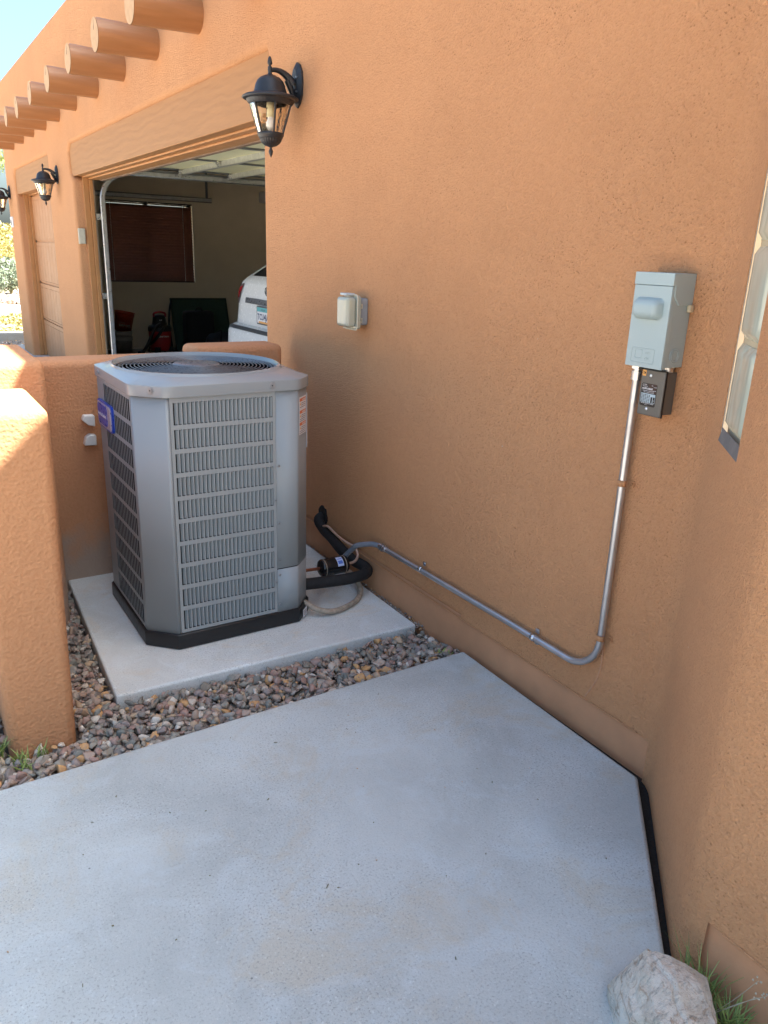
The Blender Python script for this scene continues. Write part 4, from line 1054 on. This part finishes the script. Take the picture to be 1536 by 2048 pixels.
text('ARIZONA', mb, Tp @ Matrix.Translation((.11, .135, .006)), .024, 0, .0002); text('TCU4JA', mb, Tp @ Matrix.Translation((.026, .048, .0056)), .082, 4, .0002, bold=.002, sx=.95)
mb.build('license_plate', [simple('plate_frame', (.10, .10, .11), .4), M_label, M_teal, M_oran2, simple('plate_ink', (.03, .05, .12), .5)], cr)
for x in (.95, 3.75):
    for y in (-.84, .84):
        s_ = 1 if y > 0 else -1
        mb = MB(); Tw = Matrix.Translation((x, y, .35)) @ Matrix.Rotation(PI/2, 4, 'X'); mb.lathe([(.0001, -.11), (.30, -.11), (.35, -.09), (.355, 0), (.35, .09), (.30, .11), (.0001, .11)], 36, T=Tw); wh = mb.build('wheel', M_rubber, cr)
        mb = MB(); mb.lathe([(.0001, -.105), (.05, -.115), (.23, -.113), (.24, -.105)], 30, T=Tw); mb.lathe([(.24, .105), (.23, .113), (.05, .115), (.0001, .105)], 30, T=Tw); o = mb.build('rim', M_galv); o.parent = wh

# ================================================================== ROCK AND PLANTS
hp = [(1.186,.745,.118),(1.215,.712,.112),(1.240,.690,.100),(1.276,.655,.072),(1.275,.640,.045),(1.235,.648,-.01),(1.129,.748,.078),(1.110,.775,.030),(1.106,.765,-.02),(1.060,.70,-.02),
      (1.130,.705,.116),(1.165,.655,.128),(1.215,.635,.108),(1.185,.630,.02),(1.075,.625,.112),(1.058,.670,.075),(1.10,.56,.10),(1.18,.56,.08),(1.08,.56,-.02),(1.19,.57,-.02),(1.16,.80,-.02),(1.24,.71,-.02)]
cen = Vector((1.165, .675, .05)); bm = bmesh.new()
for p in hp: bm.verts.new(Vector(p)-cen)
bmesh.ops.convex_hull(bm, input=bm.verts); bmesh.ops.triangulate(bm, faces=bm.faces)
bmesh.ops.subdivide_edges(bm, edges=bm.edges, cuts=15, use_grid_fill=True)
from mathutils import noise as mn
bm.normal_update()
for v_ in bm.verts:
    p = v_.co*1.0; q = p*14
    d = .0016*mn.fractal(q, 1, 2, 5)+.0016*mn.fractal(Vector((p.x*30+p.z*40, p.y*35, p.z*110+p.x*30)), 1, 2, 3)-.004*max(0, 1-abs(mn.noise(q*.8)*12))
    v_.co = p+v_.normal*d
me = bpy.data.meshes.new('rock'); bm.to_mesh(me); bm.free(); me.materials.append(M_rock)
for p in me.polygons: p.use_smooth = True
try: me.set_sharp_from_angle(angle=R(25))
except Exception: pass
rock = bpy.data.objects.new('rock', me); COL.objects.link(rock); rock.location = cen
tag(rock, 'pale jagged rock with rusty veins at the corner of the patio', 'rock')
def tuft(name, base, n, h, spread, mat, label, cat, wd=.0022, lean=None, group=None):
    mb = MB()
    for i in range(n):
        a = random.uniform(0, 2*PI); L_ = h*random.uniform(.5, 1.1); s_ = spread*random.uniform(.3, 1.2)
        b = Vector((random.gauss(0, .012), random.gauss(0, .012), 0)); d = Vector((math.cos(a)*s_, math.sin(a)*s_, 0))+(Vector(lean)*random.uniform(.4, 1.2) if lean else Vector())
        side = Vector((-math.sin(a), math.cos(a), random.uniform(-.4, .4))).normalized()*wd; vs = []
        for t in (0, .3, .6, .85, 1): 
            p = b+d*t**1.5+Vector((0, 0, L_*(t-.28*t*t))); k_ = (1-t**2)+.04; vs += [p-side*k_, p+side*k_]
        mb.add(vs, [(2*q, 2*q+1, 2*q+3, 2*q+2) for q in range(4)])
    o = mb.build(name, mat); o.location = base; return tag(o, label, cat, group)
G = 'small weeds growing in the gravel'
tuft('weed', (.15, 2.29, -.03), 26, .045, .030, M_grass, 'small green weed at the foot of the left stucco pier, left tuft', 'weed', group=G)
tuft('weed', (.215, 2.285, -.03), 22, .050, .028, M_grass, 'upright green weed at the foot of the left stucco pier, beside an orange stone', 'weed', group=G)
tuft('weed', (.165, 2.24, -.03), 24, .040, .032, M_grass, 'low green weed in the gravel halfway between pier and patio edge', 'weed', group=G)
tuft('weed', (.10, 2.34, -.03), 40, .09, .05, M_grass, 'taller green weed against the left side of the stucco pier', 'weed', group=G)
tuft('weed', (1.735, 2.20, -.03), 10, .035, .02, M_grass, 'tiny green weed where the gravel meets the house foundation', 'weed', .0035, group=G)
G2 = 'grass growing beside the rock'
tuft('grass_clump', (1.285, .655, -.02), 60, .16, .07, M_grass, 'green grass clump growing behind the rock against the wall', 'grass', .0016, group=G2)
tuft('grass_clump', (1.262, .585, -.02), 90, .12, .085, M_grass, 'denser green grass clump right of the rock at the bottom edge', 'grass', .002, group=G2)
tuft('grass_clump', (1.275, .69, .0), 22, .13, .09, M_grass, 'sparse grass blades fanning along the wall above the rock', 'grass', .0014, (.02, .02, 0), G2)
mb = MB()
for i in range(3):
    a, b = random.uniform(-.01, .03), random.uniform(-.09, -.03); p = [Vector((0, 0, 0)), Vector((a*.5, b*.5, .07)), Vector((a, b, .13+i*.012))]
    mb.tube(smooth_path(p, 4), .0007, 5)
    for q in range(5): c_ = p[2]+Vector([random.uniform(-.008, .008) for _ in range(3)]); mb.tube([c_, c_+Vector((0, 0, .003))], .0018, 5)
o = mb.build('dry_stem', M_straw); o.location = (1.262, .63, 0); tag(o, 'thin dry weed stems with tiny pale seed heads beside the rock', 'weed')
for p, a, L_ in (((.725, 1.335), 40, .014), ((.86, 1.95), -30, .012), ((.56, 1.75), 10, .005)):
    mb = MB(); d = Vector((math.cos(R(a)), math.sin(R(a)), 0))*L_; mb.tube([Vector((*p, .0022)), Vector((*p, .0026))+d], .0011, 5)
    o = mb.build('twig', M_bark); tag(o, {40: 'tiny brown twig lying near the middle of the patio', -30: 'tiny brown twig lying on the far part of the patio', 10: 'small dark speck of debris left on the patio'}[a], 'twig', 'debris on the patio')

mb = MB()
for i in range(60):
    x, y = random.uniform(-.3, 1.5), random.uniform(.55, 2.1)
    if x > 1.25+(y-.75): continue
    a = random.uniform(0, PI); L_ = random.uniform(.002, .008); mb.tube([Vector((x, y, .002)), Vector((x+math.cos(a)*L_, y+math.sin(a)*L_, .0025))], random.uniform(.0007, .0016), 5, random.choice((0, 0, 1)))
o = mb.build('leaf_litter', [M_bark, M_logend]); tag(o, 'tiny specks of leaf litter and grit scattered on the patio slab', 'leaf litter', kind='stuff')
# leaves helper
def leaves(name, centers, n, size, mat, parent=None, aspect=.5):
    V = np.zeros((n*4, 3)); 
    for i in range(n):
        c_, r = centers[rng.integers(len(centers))]; d = rng.normal(size=3); d /= np.linalg.norm(d); p = np.array(c_)+d*np.array(r)*rng.uniform(.35, 1)**.6
        a = rng.normal(size=3); a /= np.linalg.norm(a); b = np.cross(a, rng.normal(size=3)); b /= np.linalg.norm(b)
        s_ = size*rng.uniform(.6, 1.3); V[i*4:i*4+4] = [p-a*s_-b*s_*aspect, p+a*s_-b*s_*aspect, p+a*s_+b*s_*aspect, p-a*s_+b*s_*aspect]
    me = bpy.data.meshes.new(name); me.from_pydata([tuple(q) for q in V], [], [[4*i, 4*i+1, 4*i+2, 4*i+3] for i in range(n)]); me.materials.append(mat)
    o = bpy.data.objects.new(name, me); COL.objects.link(o); o.parent = parent; return o
def shrub(loc, r, h, mat, label, n=1500, size=.03, name='shrub', group='desert shrubs beyond the driveway'):
    e = empty(name, label, 'shrub', loc, group)
    cs = [((random.uniform(-r, r)*.6, random.uniform(-r, r)*.6, h*random.uniform(.35, .7)), (r*.45, r*.45, h*.35)) for _ in range(9)]
    leaves('foliage', cs, n, size, mat, e)
    mb = MB()
    for c_, _ in cs: mb.tube([(0, 0, 0), (c_[0]*.5, c_[1]*.5, c_[2]*.6), c_], [.02, .012, .005], 6)
    mb.build('stem', M_bark, e); return e
mb = MB(); mb.box(-8, 15.0, -.3, 2.9, 15.28, .0); tag(mb.build('kerb', M_drive, None, bevel=.01), kind='structure')
mb = MB(); mb.add([(-40, 20.5, -.145), (40, 20.5, -.145), (40, 24, -.145), (-40, 24, -.145)], [(0, 1, 2, 3)]); tag(mb.build('road', simple('pale_dirt_road', (.55, .48, .38), .95, vs=.5)), kind='structure')
pts = [(rng.uniform(1.2, 4.8), rng.uniform(24.2, 27.5), -.10) for _ in range(700)]
o = scatter(pts, 'rock_border', M_gravel, .06, .15); tag(o, 'band of loose desert stones beyond the far dirt road', 'stones', kind='stuff')
pts = [(rng.uniform(.6, 2.1), rng.uniform(13.9, 15.0), -.14) for _ in range(1500)]
o = scatter(pts, 'gravel_strip', M_gravel, .015, .03); tag(o, 'grey gravel strip in front of the far kerb', 'gravel', kind='stuff')
cs = [((rng.uniform(1.3, 3.8), rng.uniform(15.6, 20.2), -.10), (.25, .25, .06)) for _ in range(60)]
o = leaves('ground_weeds', cs, 5000, .03, M_yel); tag(o, 'low yellow green weeds on the sandy ground behind the kerb', 'weeds', kind='stuff')
shrub((2.45, 27.0, -.16), .9, 1.05, M_sage, 'grey green rounded shrub beyond the stones at the left edge', 4200, .035)
shrub((3.6, 29.0, -.16), 1.2, 1.2, M_sage, 'second grey green shrub just right of the rounded one', 3600, .04)
shrub((3.1, 34.0, -.16), 2.0, 2.5, M_yel, 'tall yellow brush standing behind the grey green shrubs', 9000, .05)
shrub((5.4, 36.0, -.16), 2.2, 2.9, M_yel, 'broad yellow brush farthest right beyond the house corner', 7000, .05)
tr = empty('palo_verde_tree', 'pale green palo verde tree behind the far end of the house', 'tree', (.6, 30, -.16))
limbs = []
for i in range(13):
    a = 2*PI*i/13+random.uniform(-.3, .3); L_ = random.uniform(2.2, 3.6); e1 = Vector((math.cos(a)*L_*.5, math.sin(a)*L_*.5, 2.4+random.uniform(0, 1))); e2 = Vector((math.cos(a)*L_, math.sin(a)*L_, 4.0+random.uniform(-1.2, 1.6)))
    limbs.append((e1, e2))
mb = MB()
mb.tube(smooth_path([(0, 0, 0), (.08, .05, .9), (0, 0, 1.6)], 4), [.16-.006*i for i in range(9)], 10)
for e1, e2 in limbs: mb.tube(smooth_path([(0, 0, 1.4), e1, e2], 5), [.09-.0075*i for i in range(11)], 8)
mb.build('trunk', M_bark, tr)
cs = []
for e1, e2 in limbs:
    for t in (.0, .35, .7, 1.0, 1.15): p = e1+(e2-e1)*t; cs.append((tuple(p+Vector([random.uniform(-.5, .5) for _ in range(3)])), (.55, .55, .4)))
leaves('crown', cs, 15000, .045, M_palo, tr, .35)

# the pad lies 3 cm lower than the patio: seat the unit and its pipes on it
for o in [x for x in bpy.data.objects if x.parent is None and (x.name in ('air_conditioner', 'filter_drier', 'insulated_pipe', 'control_cable') or x.name.startswith('copper_pipe'))]:
    o.location = Vector((o.location.x*1.02, o.location.y*1.02, o.location.z*1.02-.03)); o.scale = (1.02, 1.02, 1.02)
